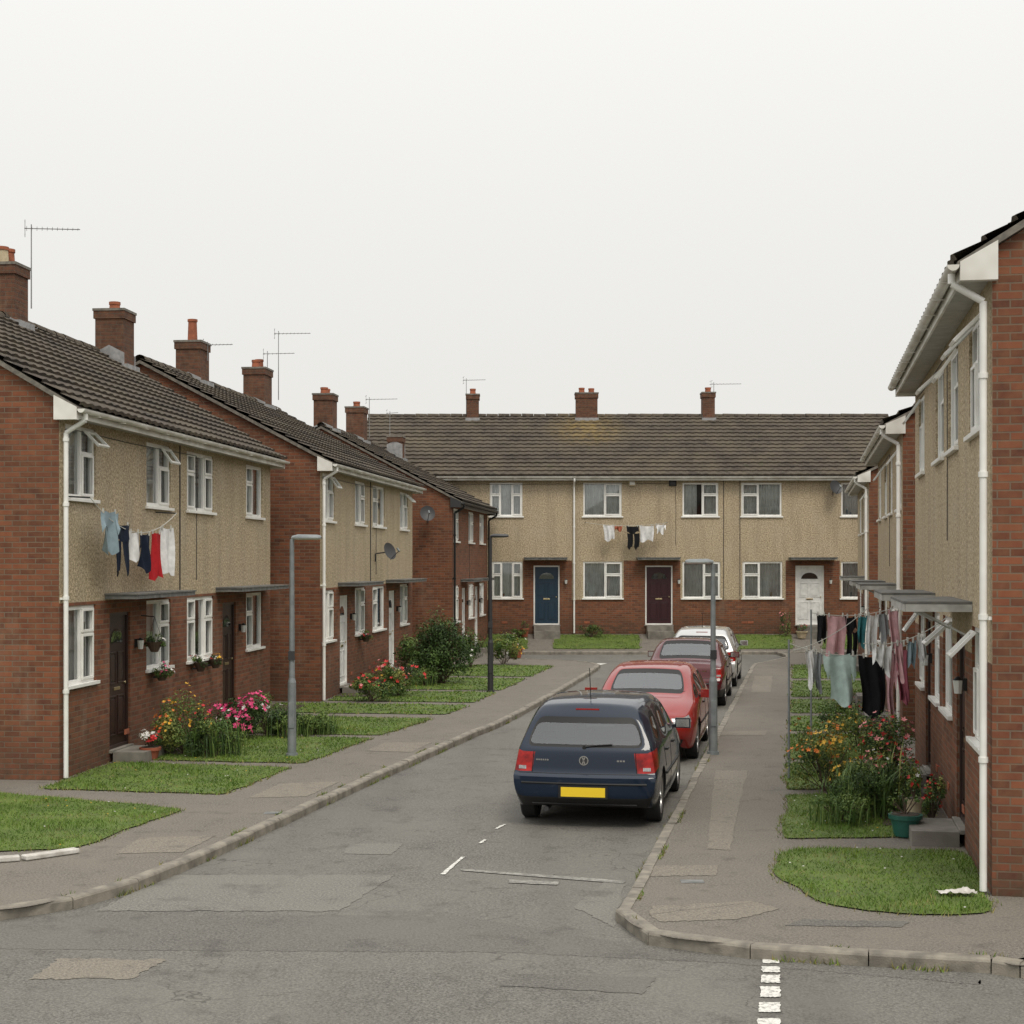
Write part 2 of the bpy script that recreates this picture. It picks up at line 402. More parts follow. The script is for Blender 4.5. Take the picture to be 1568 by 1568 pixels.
def house(name, loc, rz, L, hd, eave, ridge, ops, canopies, chims, pipes, samp=4, band=2.45, doorcol='door_brown', panel=(), roofk='roof_tile', base=0., brickall=False, oe=.32, ov=.10, pipek='upvc_white', doorcols=None, fasck='fascia_white', jambs=(), posts=False):
    E = empty(name, loc, rz)
    W = MB(); F = MB(); G = MB(); C = MB(); Rf = MB(); T = MB()
    tan = (ridge-eave)/(hd+oe); zw = eave+oe*tan-.10; zs = eave-.11
    def mf(x, z):
        if brickall: return 'brick'
        if z < band or any(a < x < b and z < c for a, b, c in panel): return 'brick'
        return 'pebbledash'
    xsp = [v for p in panel for v in p[:2]]; zsp = [band]+[p[2] for p in panel]
    wall(W, L, base, zw, ops, mf, xsp, zsp)
    Dp = 2*hd
    for xx, fl in ((0, 1), (L, 0)):
        pts = [(xx, 0, base), (xx, 0, zw), (xx, hd, ridge-.08), (xx, Dp, zw), (xx, Dp, base)]
        W.poly(pts if fl else pts[::-1], 'brick')
    W.poly([(0, Dp, base), (0, Dp, zw), (L, Dp, zw), (L, Dp, base)], 'brick')
    roof_slope(Rf, -ov, L+ov, -oe, eave, hd, ridge, roofk, samp)
    roof_slope(Rf, -ov, L+ov, Dp+oe, eave, hd, ridge, roofk, 0)
    for y0, y1 in ((-oe+.01, hd), (Dp+oe-.01, hd)):
        a = [(-ov+.01, y0, eave-.015), (L+ov-.01, y0, eave-.015), (L+ov-.01, y1, ridge-.015), (-ov+.01, y1, ridge-.015)]
        b = [(p[0], p[1], p[2]-.07) for p in a]
        Rf.add(a+b, [(0, 1, 2, 3), (7, 6, 5, 4), (0, 4, 5, 1), (1, 5, 6, 2), (2, 6, 7, 3), (3, 7, 4, 0)], 'mortar')
    nseg = int((L+2*ov)/.45)
    for i in range(nseg):
        a = -ov+(L+2*ov)*i/nseg; b = -ov+(L+2*ov)*(i+1)/nseg-.015
        rows = []; jz = U(-.008, .008)
        for xx, rr in ((a, .125), (b, .115)):
            rows.append([(xx, hd+rr*math.cos(t), ridge+jz+rr*.85*math.sin(t)) for t in [math.pi*q/6 for q in range(7)]])
        Rf.grid(rows, roofk)
    Rf.build('roof', E, smooth=50)
    for sgn, yb in ((1, 0.), (-1, Dp)):
        def Y(v): return yb+v*sgn
        def bx(mb, x0, x1, ya, yc, z0, z1, k): mb.box(x0, x1, min(Y(ya), Y(yc)), max(Y(ya), Y(yc)), z0, z1, k)
        bx(T, -ov+.02, L+ov-.02, -oe+.035, -oe+.06, eave-.17, eave-.025, fasck)
        bx(T, -ov+.03, L+ov-.03, -oe+.061, -.002, zs-.03, zs, 'soffit')
        r = .055; rows = []
        for j in range(9):
            t = math.pi*j/8
            rows.append([(xx, Y(-oe-.030-r*math.cos(t)), eave-.045-r*math.sin(t)) for xx in (-ov, L+ov)])
        T.grid(rows, fasck)
        for xx in (-ov, L+ov):
            T.poly([(xx, Y(-oe-.030-r*math.cos(math.pi*j/8)), eave-.045-r*math.sin(math.pi*j/8)) for j in range(9)], fasck)
        for x0, x1 in ((-ov-.002, -.004), (L+.004, L+ov+.002)):
            pts = [(-oe+.03, eave-.02), (-oe+.03, eave-.19), (.04, eave-.19), (.04, eave+(oe+.04)*tan-.06)]
            vs = [(x0, Y(a), b) for a, b in pts]+[(x1, Y(a), b) for a, b in pts]
            T.add(vs, [(0, 1, 2, 3), (7, 6, 5, 4), (0, 4, 5, 1), (1, 5, 6, 2), (2, 6, 7, 3), (3, 7, 4, 0)], fasck)
        # gutter brackets
        q = .5
        while q < L:
            bx(T, q-.012, q+.012, -oe-.092, -oe+.034, eave-.112, eave-.104, fasck); q += 1.0
    for px in pipes:
        T.tube([(px, -oe-.03, eave-.1), (px, -oe-.03, eave-.19), (px, -.07, eave-.36), (px, -.07, base+.03)], .034, pipek, 10)
        for zz in (1.2, 2.5, 3.8, 4.7): T.cyl((px, -.07, base+zz), (px, -.07, base+zz+.05), .045, .045, pipek, 10)
        T.box(px-.05, px+.05, -.03, -.001, 2.5, 2.53, pipek)
    di = 0
    for o in ops:
        if o[0] == 'w': window(F, G, C, *o[1:5], style=o[5], op=o[6])
        else:
            dc = doorcols[di % len(doorcols)] if doorcols else doorcol; di += 1
            door(F, G, *o[1:5], dc, 'door_brown' if dc == 'door_brown' else 'upvc_white')
            lx = o[2]+.22; lz = o[3]+1.55
            T.box(lx-.03, lx+.03, -.04, -.001, lz-.05, lz+.08, 'black_plastic')
            T.cyl((lx, -.09, lz-.08), (lx, -.09, lz+.06), .04, .055, 'lamp_lens', 8)
            T.cyl((lx, -.09, lz+.06), (lx, -.09, lz+.10), .06, .01, 'black_plastic', 8)
            sw = .46
            T.box((o[1]+o[2])/2-sw, (o[1]+o[2])/2+sw, -.55, -.056, base-.2, o[3]-.02, 'concrete')
            if o[3]-base > .25: T.box((o[1]+o[2])/2-sw, (o[1]+o[2])/2+sw, -.9, -.552, base-.4, o[3]-.19, 'concrete')
    for a, b, z, p in canopies:
        T.box(a, b, -p, -.001, z, z+.06, 'canopy_edge'); T.box(a-.02, b+.02, -p-.02, -.001, z+.062, z+.085, 'felt_grey')
        if posts:
            T.box(a-.01, b+.01, -p-.016, -p-.003, z-.02, z+.058, 'canopy_white')
            T.box(b+.001, b+.014, -p, -.002, z-.02, z+.058, 'canopy_white')
            for xx in (a+.1, b-.1): T.tube([(xx, -p+.12, z), (xx, -.02, z-.28)], .012, 'canopy_white', 6)
    for c in chims:
        x, w, d, zt, pots = c[:5]; yy = hd+(c[5] if len(c) > 5 else 0)
        chimney(T, x, yy, w, d, ridge-.9, zt, pots, poth=c[6] if len(c) > 6 else .3)
        flashing(T, x, yy, w, d, hd, ridge, tan)
    for i in range(int(L/3)):
        vx = U(.5, L-.5)
        T.box(vx, vx+.2, -.012, -.001, .35, .43, 'terracotta')
    for j in jambs: T.cyl((j, -.012, band), (j, -.012, eave-.15), .01, .01, 'dark_metal', 6)
    z_ = eave-.28; cx = U(L*.4, L*.6)
    T.tube([(.4, -.01, z_), (L*.25, -.01, z_-.02), (cx, -.01, z_+.01), (cx+.03, -.01, z_-.9), (cx+.02, -.01, z_-2.2)], .006, 'dark_metal', 5)
    W.build('walls', E); F.build('window_frames_and_doors', E, bevel=.004); G.build('window_glass', E); C.build('curtains', E, smooth=60)
    T.build('gutters_canopies_and_chimneys', E, smooth=40)
    return E

def mk(tl, z, styles, opens):
    return [('w', a, b, z[0], z[1], s, o) for (a, b), s, o in zip(tl, styles, opens)]
def dr(tl, z): return [('d', a, b, z[0], z[1], '', 0) for a, b in tl]

LW = [(.22, 1.38), (3.61, 4.83), (5.72, 7.31), (9.53, 10.77)]
rzL = math.atan2(1, .1035); rzL2 = math.atan2(1, .111)
ops1 = mk(LW, (3.93, 4.97), 'AACB', (2, 1, 0, 0))+mk(LW, (1.28, 2.40), 'AACB', (0, 0, 0, 0))+dr([(1.95, 2.85), (7.9, 8.79)], (.18, 2.25))
house('brick_house', (-6.27, 21.7, 0), rzL, 11.4, 3.5, 5.18, 7.40, ops1, [(1.75, 4.6, 2.47, .5), (7.45, 11.0, 2.47, .5)],
      [(6.4, .60, .60, 8.40, 2, .1, .3), (10.9, .66, .60, 8.28, 1, -.3, .2)], [.07], samp=5, jambs=[5.3])
ops2 = mk(LW, (3.93, 4.97), 'AABA', (1, 0, 0, 2))+mk(LW, (1.28, 2.40), 'AABA', (0, 0, 0, 0))+dr([(1.95, 2.85), (7.9, 8.79)], (.18, 2.25))
house('brick_house', (-4.15, 33.9, 0), rzL2, 11.5, 4.0, 5.18, 7.45, ops2, [(1.75, 4.6, 2.47, .5), (7.45, 11.0, 2.47, .5)],
      [(3.6, .72, .60, 8.33, 1, 0, .5), (9.4, .78, .60, 8.40, 2, 0, .25)], [.07], samp=4, doorcol='door_white', jambs=[5.4])
LW3 = [(.3, 1.4), (3.6, 4.8), (6.3, 7.6)]
ops3 = mk(LW3, (3.65, 4.65), 'AAB', (0, 0, 0))+mk(LW3, (1.2, 2.3), 'AAB', (0, 0, 0))+dr([(2.1, 2.95), (5.1, 5.95)], (.15, 2.2))
house('brick_house', (-1.8, 47.1, 0), rzL2, 8.4, 4.0, 4.85, 7.15, ops3, [(1.8, 3.3, 2.4, .5), (4.9, 6.3, 2.4, .5)],
      [(.5, .66, .58, 8.15, 2, 0, .2), (5.1, .70, .58, 8.2, 1, 0, .2), (8.0, .55, .5, 7.45, 0, -.8)], [.07, 8.3], samp=4, doorcol='door_white', brickall=True, pipek='black_plastic', fasck='dark_metal')

sl = .186; rzR = math.atan2(-1, -sl)
def RH(zn, zf, eave, ridge, up, lo, doors, ch, so, op, opl, samp):
    L = (zf-zn)*math.hypot(1, sl); far = (1.71+sl*zf, zf, 0)
    cv = lambda tl: [(L-b, L-a) for a, b in tl]
    ops = mk(cv(up), (eave-1.45, eave-.32), so, op)+mk(cv(lo), (1.25, 2.38), so, opl)+dr(cv(doors), (.18, 2.25))
    can = [(L-b-.7, L-a+.75, 2.54, .66) for a, b in doors]
    house('brick_house', far, rzR, L, 4.0, eave, ridge, ops, can, ch, [L-.07], samp=samp, doorcol='door_brown', band=2.1, posts=True)
RH(14.2, 24.0, 5.76, 8.45, [(.5, 2.0), (3.2, 4.4), (5.0, 6.2), (8.1, 9.2)], [(.45, 1.75), (3.9, 5.1), (5.6, 6.7), (8.1, 9.2)], [(2.45, 3.35), (7.0, 7.85)], [], 'CAAB', (3, 3, 3, 3), (1, 3, 0, 3), 5)
RH(27.0, 36.0, 5.42, 7.6, [(.4, 1.6), (3.2, 4.3), (5.2, 6.2), (7.7, 8.7)], [(.4, 1.6), (3.2, 4.3), (5.2, 6.2), (7.7, 8.7)], [(2.0, 2.85), (6.5, 7.35)], [], 'AABB', (3, 0, 3, 0), (3, 0, 0, 0), 4)
RH(41.0, 49.5, 5.3, 7.4, [(.4, 1.6), (3.2, 4.3), (5.6, 6.8)], [(.4, 1.6), (3.2, 4.3), (5.6, 6.8)], [(2.0, 2.85)], [], 'AAB', (1, 0, 0), (0, 0, 0), 4)

def tx(px): return (px-784)/42.86+5.4
upx = [(750, 800), (893, 952), (1045, 1100), (1135, 1197), (1288, 1340)]
lox = [(753, 800), (893, 953), (1045, 1103), (1137, 1198), (1288, 1340)]
opsT = mk([(tx(a), tx(b)) for a, b in upx], (4.18, 5.38), 'CAABA', (0, 0, 0, 0, 0))
opsT += mk([(tx(a), tx(b)) for a, b in lox], (1.25, 2.56), 'CAABA', (0, 0, 0, 0, 0))
opsT += [('w', 1.2, 2.4, 4.18, 5.38, 'A', 0)]
opsT += dr([(tx(817), tx(857)), (tx(988), tx(1030)), (tx(1218), tx(1262))], (.30, 2.42))
house('terraced_house', (-5.4, 56, .47), 0, 19.7, 4.0, 5.62, 8.12, opsT,
      [(tx(803), tx(868), 2.63, .5), (tx(975), tx(1040), 2.63, .5), (tx(1208), tx(1278), 2.63, .5)],
      [(3.9, .46, .58, 8.95, 1, 0, .2), (8.25, .82, .58, 9.0, 2, 0, .2), (12.9, .46, .58, 9.02, 1, 0, .2)],
      [tx(879), tx(1324)], samp=4, band=1.2, panel=[(tx(801), tx(876), 2.6), (tx(955), tx(1042), 2.6), (tx(1203), tx(1286), 2.6)],
      roofk='roof_tile_lichen', base=-.02, doorcols=['door_blue', 'door_maroon', 'door_white'], jambs=[tx(1108), tx(1133)])

# ------------------------------------------------------------------ ground works
def smooth_poly(pts, n=8):
    out = []
    P = [Vector((*p, 0)) if len(p) == 2 else Vector(p) for p in pts]
    P = [P[0]*2-P[1]]+P+[P[-1]*2-P[-2]]
    for i in range(1, len(P)-2):
        for j in range(n):
            t = j/n; a, b, c, d = P[i-1:i+3]
            out.append(.5*((2*b)+(-a+c)*t+(2*a-5*b+4*c-d)*t*t+(-a+3*b-3*c+d)*t**3))
    out.append(P[-2]); return out
def offset(pl, d):
    out = []
    for i, p in enumerate(pl):
        t = (pl[min(i+1, len(pl)-1)]-pl[max(i-1, 0)]).normalized(); out.append(p+Vector((-t.y, t.x, 0))*d)
    return out
def resample(pl, step):
    out = [pl[0]]; acc = 0
    for a, b in zip(pl[:-1], pl[1:]):
        L = (b-a).length; pos = step-acc
        while pos < L: out.append(a.lerp(b, pos/L)); pos += step
        acc = L-(pos-step)
    return out
ZR = -.10
kl = smooth_poly([(-40, 8.0), (-9, 12.7), (-5.6, 13.3), (-4.44, 13.6), (-4.0, 14.04), (-3.6, 14.78), (-3.06, 16.9), (-2.38, 20.1), (-1.55, 23.9), (-.68, 27.8), (-.05, 30.5), (1.18, 37.3), (2.48, 45.2), (2.5, 46.8), (1.9, 48.0), (.6, 48.8), (-.3, 50), (-.4, 52.7)])
kr = smooth_poly([(8.9, 52.7), (8.8, 50.2), (8.0, 48.3), (7.35, 46.9), (6.92, 45.4), (4.8, 34.2), (2.92, 24.2), (1.6, 17.2), (1.045, 14.3), (.9, 13.5), (1.07, 12.85), (1.63, 12.42), (3.86, 11.85), (7.3, 11.1), (40, 5)])
kf = [Vector((-6, 52.75, 0)), Vector((20, 52.75, 0))]
def slab(name, kerb, center, extra, z, k):
    pts = [(p.x, p.y, z) for p in offset(kerb, .05)]+[(a, b, z) for a, b in extra]
    vs = [(*center, z)]+pts; n = len(pts)
    fs = [(0, i+1, i+2) for i in range(n-1)]
    mb = MB(); mb.add(vs, fs, k); o = mb.build(name)
    for p in o.data.polygons:
        if p.normal.z < 0: p.flip()
    return o
def kerb(name, pl, w=.12, step=.91):
    mb = MB(); rs = resample(pl, step)
    for a, b in zip(rs[:-1], rs[1:]):
        d = (b-a); L = d.length; d.normalize(); nn = Vector((-d.y, d.x, 0))*w
        a2 = a+d*.005; b2 = b-d*.005; jz = U(-.006, .006); jx = nn.normalized()*U(-.010, .010)
        vs = []
        for p in (a2+jx, b2+jx):
            for off, z in ((0, ZR-.03), (0, -.018+jz), (.08, -.002+jz), (.2, .009+jz), (1, .009+jz), (1, -.05)):
                q = p+nn*off; vs.append((q.x, q.y, z))
        fs = [(i, i+1, i+7, i+6) for i in range(5)]+[(0, 1, 2, 3, 4, 5), (11, 10, 9, 8, 7, 6)]
        mb.add(vs, fs, 'kerb_stone')
    return mb.build(name)
kerb('kerb', kl); kerb('kerb', kr); kerb('kerb', kf)
slab('pavement', kl, (-35, 35), [(-36, 52.7)], 0, 'pavement_tarmac')
slab('pavement', kr, (33, 32), [], 0, 'pavement_tarmac')
g = MB(); g.poly([(-500, -300, -.13), (500, -300, -.13), (500, 900, -.13), (-500, 900, -.13)], 'ground_earth'); g.build('ground')
g = MB(); g.poly([(-45, -12, ZR), (45, -12, ZR), (45, 52.9, ZR), (-45, 52.9, ZR)], 'asphalt'); g.build('road')
g = MB()
g.poly([(-45, 52.82, 0), (45, 52.82, 0), (45, 53.3, .01), (-45, 53.3, .01)], 'pavement_tarmac')
g.poly([(-45, 53.3, .01), (45, 53.3, .01), (45, 56.2, .47), (-45, 56.2, .47)], 'pavement_tarmac')
g.poly([(-45, 56.2, .47), (45, 56.2, .47), (45, 80, .47), (-45, 80, .47)], 'ground_earth')
g.build('pavement')
def terz(x, y): return .01+max(0, (y-53.3))/2.9*.46 if y > 52.8 else 0.

def sheet(name, pts, z, k):
    mb = MB(); mb.poly([(x, y, z) for x, y in pts], k); o = mb.build(name)
    if o.data.polygons[0].normal.z < 0: o.data.flip_normals()
    return o
def px2(x, y, zpl=ZR):
    Z = (CAMH-zpl)*2400/(y-860); return ((x-784)/2400*Z, Z)
def rough_poly(pp, zpl, jit=.012, sub=16):
    q = [px2(*p, zpl) for p in pp]; out = []
    for i in range(len(q)):
        a, b = q[i], q[(i+1) % len(q)]
        for j in range(sub): out.append((lerp(a[0], b[0], j/sub)+U(-jit, jit), lerp(a[1], b[1], j/sub)+U(-jit, jit)*1.5))
    return out
z1 = ZR+.004; z1b = ZR+.002
sheet('road_patch', rough_poly([(150, 1395), (250, 1340), (605, 1340), (520, 1396)], ZR, .02, 24), z1, 'asphalt_light')
sheet('road_patch', rough_poly([(45, 1500), (90, 1468), (255, 1470), (200, 1499)], ZR, .02), z1, 'pavement_patch')
sheet('road_patch', rough_poly([(765, 1510), (790, 1492), (1005, 1497), (985, 1522)], ZR), z1, 'asphalt_dark')
sheet('road_patch', rough_poly([(525, 1308), (535, 1292), (618, 1292), (600, 1309)], ZR), z1, 'asphalt_light')
sheet('road_patch', rough_poly([(880, 1390), (925, 1350), (958, 1352), (940, 1420)], ZR, .02), z1, 'asphalt_light')
# long resurfacing strip across the junction
sheet('road_patch', rough_poly([(-100, 1405), (330, 1402), (700, 1402), (930, 1440), (1160, 1462), (1500, 1500), (1500, 1508), (1100, 1474), (760, 1458), (300, 1456), (-100, 1452)], ZR, .012, 40), z1b, 'asphalt_dark')
z2 = .004
sheet('pavement_patch', rough_poly([(995, 1342), (1000, 1326), (1100, 1325), (1097, 1341)], 0), z2, 'pavement_patch')
sheet('pavement_patch', rough_poly([(993, 1400), (1000, 1388), (1150, 1380), (1195, 1392), (1130, 1408), (1010, 1412)], 0), z2, 'pavement_patch')
sheet('pavement_patch', rough_poly([(1083, 1300), (1095, 1180), (1145, 1180), (1130, 1240), (1118, 1302)], 0), z2, 'pavement_patch')
sheet('pavement_patch', rough_poly([(1100, 1126), (1105, 1120), (1175, 1119), (1172, 1126)], 0), z2, 'pavement_patch')
sheet('pavement_patch', rough_poly([(1150, 1060), (1156, 1035), (1183, 1035), (1180, 1060)], 0), z2, 'pavement_patch')
sheet('pavement_patch', rough_poly([(175, 1308), (215, 1283), (330, 1280), (280, 1305)], 0), z2, 'pavement_patch')
sheet('pavement_patch', rough_poly([(380, 1222), (430, 1200), (520, 1197), (470, 1220)], 0), z2, 'pavement_patch')
sheet('pavement_patch', rough_poly([(560, 1150), (590, 1137), (660, 1137), (630, 1152)], 0), z2, 'pavement_patch')
sheet('pavement_patch', rough_poly([(1200, 1418), (1230, 1408), (1395, 1412), (1380, 1420)], 0), z2, 'asphalt_dark')
z3 = ZR+.008
def mark(pp, k='road_paint'): sheet('road_marking', rough_poly(pp, ZR, .007, 8), z3, k)
mark([(674, 1340), (681, 1340), (712, 1313), (706, 1313)])
mark([(733, 1292), (738, 1292), (746, 1286), (741, 1286)])
mark([(757, 1270), (762, 1270), (775, 1263), (770, 1263)])
mark([(705, 1331), (705, 1334), (955, 1354), (957, 1350)], 'road_paint_worn')
mark([(780, 1348), (778, 1353), (853, 1356), (857, 1351)], 'road_paint_worn')
mark([(905, 1019), (918, 1019), (930, 1016), (915, 1016)])
for a, b, l, r in ((1466, 1476, 1168, 1194), (1481, 1490, 1167, 1194), (1494, 1506, 1166, 1194), (1512, 1528, 1164, 1195), (1536, 1551, 1162, 1195), (1561, 1582, 1160, 1195), (1596, 1618, 1158, 1196)):
    mark([(l, b), (r, b), (r, a), (l, a)])
def cover(x, y, z, r):
    mb = MB(); mb.box(-r, r, -r*.7, r*.7, 0, .004, 'canopy_edge')
    mb.build('utility_cover', loc=(x, y, z))
X, Z = px2(1060, 1350, 0); cover(X, Z, .001, .11)
X, Z = px2(420, 1245, 0); cover(X, Z, .001, .12)

# lawns
EL = [(12.8, -5.6), (16.34, -4.52), (19.1, -3.93), (22.7, -3.26), (28.2, -2.04), (31.6, -1.1), (36, -.36), (46, 1.36), (60, 3)]
def el(Z):
    for (a, x), (b, y) in zip(EL[:-1], EL[1:]):
        if a <= Z <= b: return lerp(x, y, (Z-a)/(b-a))
def fl(Z): return -6.27+.1035*(Z-21.7) if Z < 33.6 else (-4.15+.111*(Z-33.9) if Z < 46 else -1.8+.111*(Z-47.1))
lawns = []
def lawn(pts, zf=None, rad=.12):
    out = []
    n = len(pts)
    for i in range(n):
        a, b, c = Vector(pts[i-1]), Vector(pts[i]), Vector(pts[(i+1) % n])
        r = min(rad, (a-b).length*.35, (c-b).length*.35)
        p = b+(a-b).normalized()*r; q = b+(c-b).normalized()*r
        for t in (0, .33, .66, 1): out.append((p*(1-t)**2+b*2*t*(1-t)+q*t*t))
        L = (c-b).length; m = max(1, int(L/.35))
        for j in range(1, m):
            s_ = q.lerp(c+(b-c).normalized()*r, j/m); out.append(s_+Vector((U(-.04, .04), U(-.04, .04))))
    lawns.append((out, zf))
lawn([(-14, 15.2), (-7, 15.9), (-4.62, 16.5), (-4.0, 19.1), (-4.6, 19.5), (-7.0, 20.6), (-14, 20.3)])
for a, b in ((20.35, 23.0), (23.5, 26.8), (27.3, 30.2), (31.0, 33.0), (33.6, 36.2), (36.8, 40.5), (41.2, 45.5)):
    lawn([(fl(a)+.15, a+.5), (el(a)-.05, a), (el(b)-.05, b), (fl(b)+.15, b+.6)])
er = lambda Z: 2.9+.183*(Z-16.9)
fr_ = lambda Z: 1.71+sl*Z
lawn([(2.75, 13.8), (3.4, 13.4), (4.15, 13.45), (4.3, 14.3), (4.75, 16.4), (2.9, 16.55), (2.5, 15.2)], rad=.35)
for a, b in ((17.1, 20.3), (20.8, 23.5), (24.0, 27.4), (28, 30.7), (31.3, 34.4), (35, 39.8), (40.5, 46)):
    lawn([(er(a)+.03, a), (fr_(a)-.2, a+.1), (fr_(b)-.2, b), (er(b)+.03, b)])
T2 = lambda px, Z: (px-784)/2400*Z
for a, b in ((700, 806), (850, 978), (1032, 1212), (1262, 1400)):
    lawn([(T2(a-3, 53.4), 53.5), (T2(b+3, 53.4), 53.5), (T2(b, 55.9), 55.85), (T2(a, 55.9), 55.85)], terz)
lm = MB(); bl = MB()
def inside(p, poly):
    c = False; j = len(poly)-1
    for i in range(len(poly)):
        if ((poly[i].y > p[1]) != (poly[j].y > p[1])) and (p[0] < (poly[j].x-poly[i].x)*(p[1]-poly[i].y)/(poly[j].y-poly[i].y)+poly[i].x): c = not c
        j = i
    return c
for pl, zf in lawns:
    zz = (lambda x, y: .014) if zf is None else (lambda x, y: terz(x, y)+.02)
    lm.poly([(p.x, p.y, zz(p.x, p.y)) for p in pl], 'lawn')
    n = len(pl)
    x0, x1 = min(p.x for p in pl), max(p.x for p in pl); y0, y1 = min(p.y for p in pl), max(p.y for p in pl)
    x0 = max(x0, -8)
    dens = 1500 if y0 < 18 else (750 if y0 < 28 else 200)
    wd = .005 if y0 < 18 else (.008 if y0 < 28 else .018)
    for _ in range(int((x1-x0)*(y1-y0)*dens)):
        x, y = U(x0, x1), U(y0, y1)
        nz = noise.noise((x*1.2, y*1.2, 0)); nz2 = noise.noise((x*2.3, y*2.3, 9))
        if not inside((x, y), pl): continue
        if nz2 > .40 and R() < .6: continue
        t = U(0, 6.28); h = U(.012, .034)*(1.5 if nz > .1 else .85); z = zz(x, y)
        r = R()+nz2*.8
        k = 'blade_dry' if r > 1.05 else ('blade_b' if r > .52 else 'blade_a')
        c, s_ = math.cos(t)*wd, math.sin(t)*wd; lx, ly = U(-.03, .03), U(-.03, .03)
        bl.add([(x-c, y-s_, z), (x+c, y+s_, z), (x+lx, y+ly, z+h)], [(0, 1, 2)], k)
        if R() < .0022 and y0 < 28: bl.cyl((x, y, z+.03), (x, y, z+.035), .010, .010, 'fl_white' if R() < .6 else 'fl_yellow', 6)
    for i in range(n):
        a, b = pl[i], pl[(i+1) % n]; L = (a-b).length
        if a.x < -8: continue
        for _ in range(int(L*(80 if y0 < 28 else 14))):
            p = a.lerp(b, R()); q_ = .06*(1+1.4*noise.noise((p.x*2, p.y*2, 3)))
            x, y = p.x+U(-q_, q_), p.y+U(-q_, q_); z = zz(x, y)-.014; t = U(0, 6.28); c, s_ = math.cos(t)*wd, math.sin(t)*wd
            bl.add([(x-c, y-s_, z), (x+c, y+s_, z), (x+U(-.04, .04), y+U(-.04, .04), z+U(.02, .06))], [(0, 1, 2)], 'blade_b' if R() < .55 else 'blade_dry')
lo_ = lm.build('lawn')
for p in lo_.data.polygons:
    if p.normal.z < 0: p.flip()
for pl, rng in ((kr, (11.5, 30)), (kl, (13, 32))):
    for p in resample(pl, .03):
        if rng[0] < p.y < rng[1] and abs(p.x) < 6 and noise.noise((p.x*1.7, p.y*1.7, 5)) > .14:
            for _ in range(4):
                x, y = p.x+U(-.04, .01), p.y+U(-.05, .03); t = U(0, 6.28); c, s_ = math.cos(t)*.007, math.sin(t)*.007
                bl.add([(x-c, y-s_, ZR), (x+c, y+s_, ZR), (x+U(-.04, .04), y+U(-.04, .04), ZR+U(.02, .08))], [(0, 1, 2)], 'blade_b' if R() < .5 else 'blade_dry')
for pl in (offset(kr, .14), offset(kl, .14)):
    for p in resample(pl, .03):
        if 11.5 < p.y < 26 and abs(p.x) < 7 and noise.noise((p.x*2.2, p.y*2.2, 15)) > .2:
            for _ in range(3):
                x, y = p.x+U(-.02, .02), p.y+U(-.03, .03); t = U(0, 6.28); c, s_ = math.cos(t)*.006, math.sin(t)*.006
                bl.add([(x-c, y-s_, 0), (x+c, y+s_, 0), (x+U(-.03, .03), y+U(-.03, .03), U(.01, .05))], [(0, 1, 2)], 'blade_a' if R() < .5 else 'blade_dry')
bl.build('grass')
sb = MB()
for a, b in ((24.5, 33.0), (35, 45.3)):
    sb.poly([(fl(a)+.02, a, .02), (fl(a)+.8, a, .02), (fl(b)+.8, b, .02), (fl(b)+.02, b, .02)], 'soil')
for a, b in ((17.9, 24), (27, 36)):
    sb.poly([(fr_(a)-.8, a, .02), (fr_(a)-.02, a, .02), (fr_(b)-.02, b, .02), (fr_(b)-.8, b, .02)], 'soil')
sb.build('flower_bed')

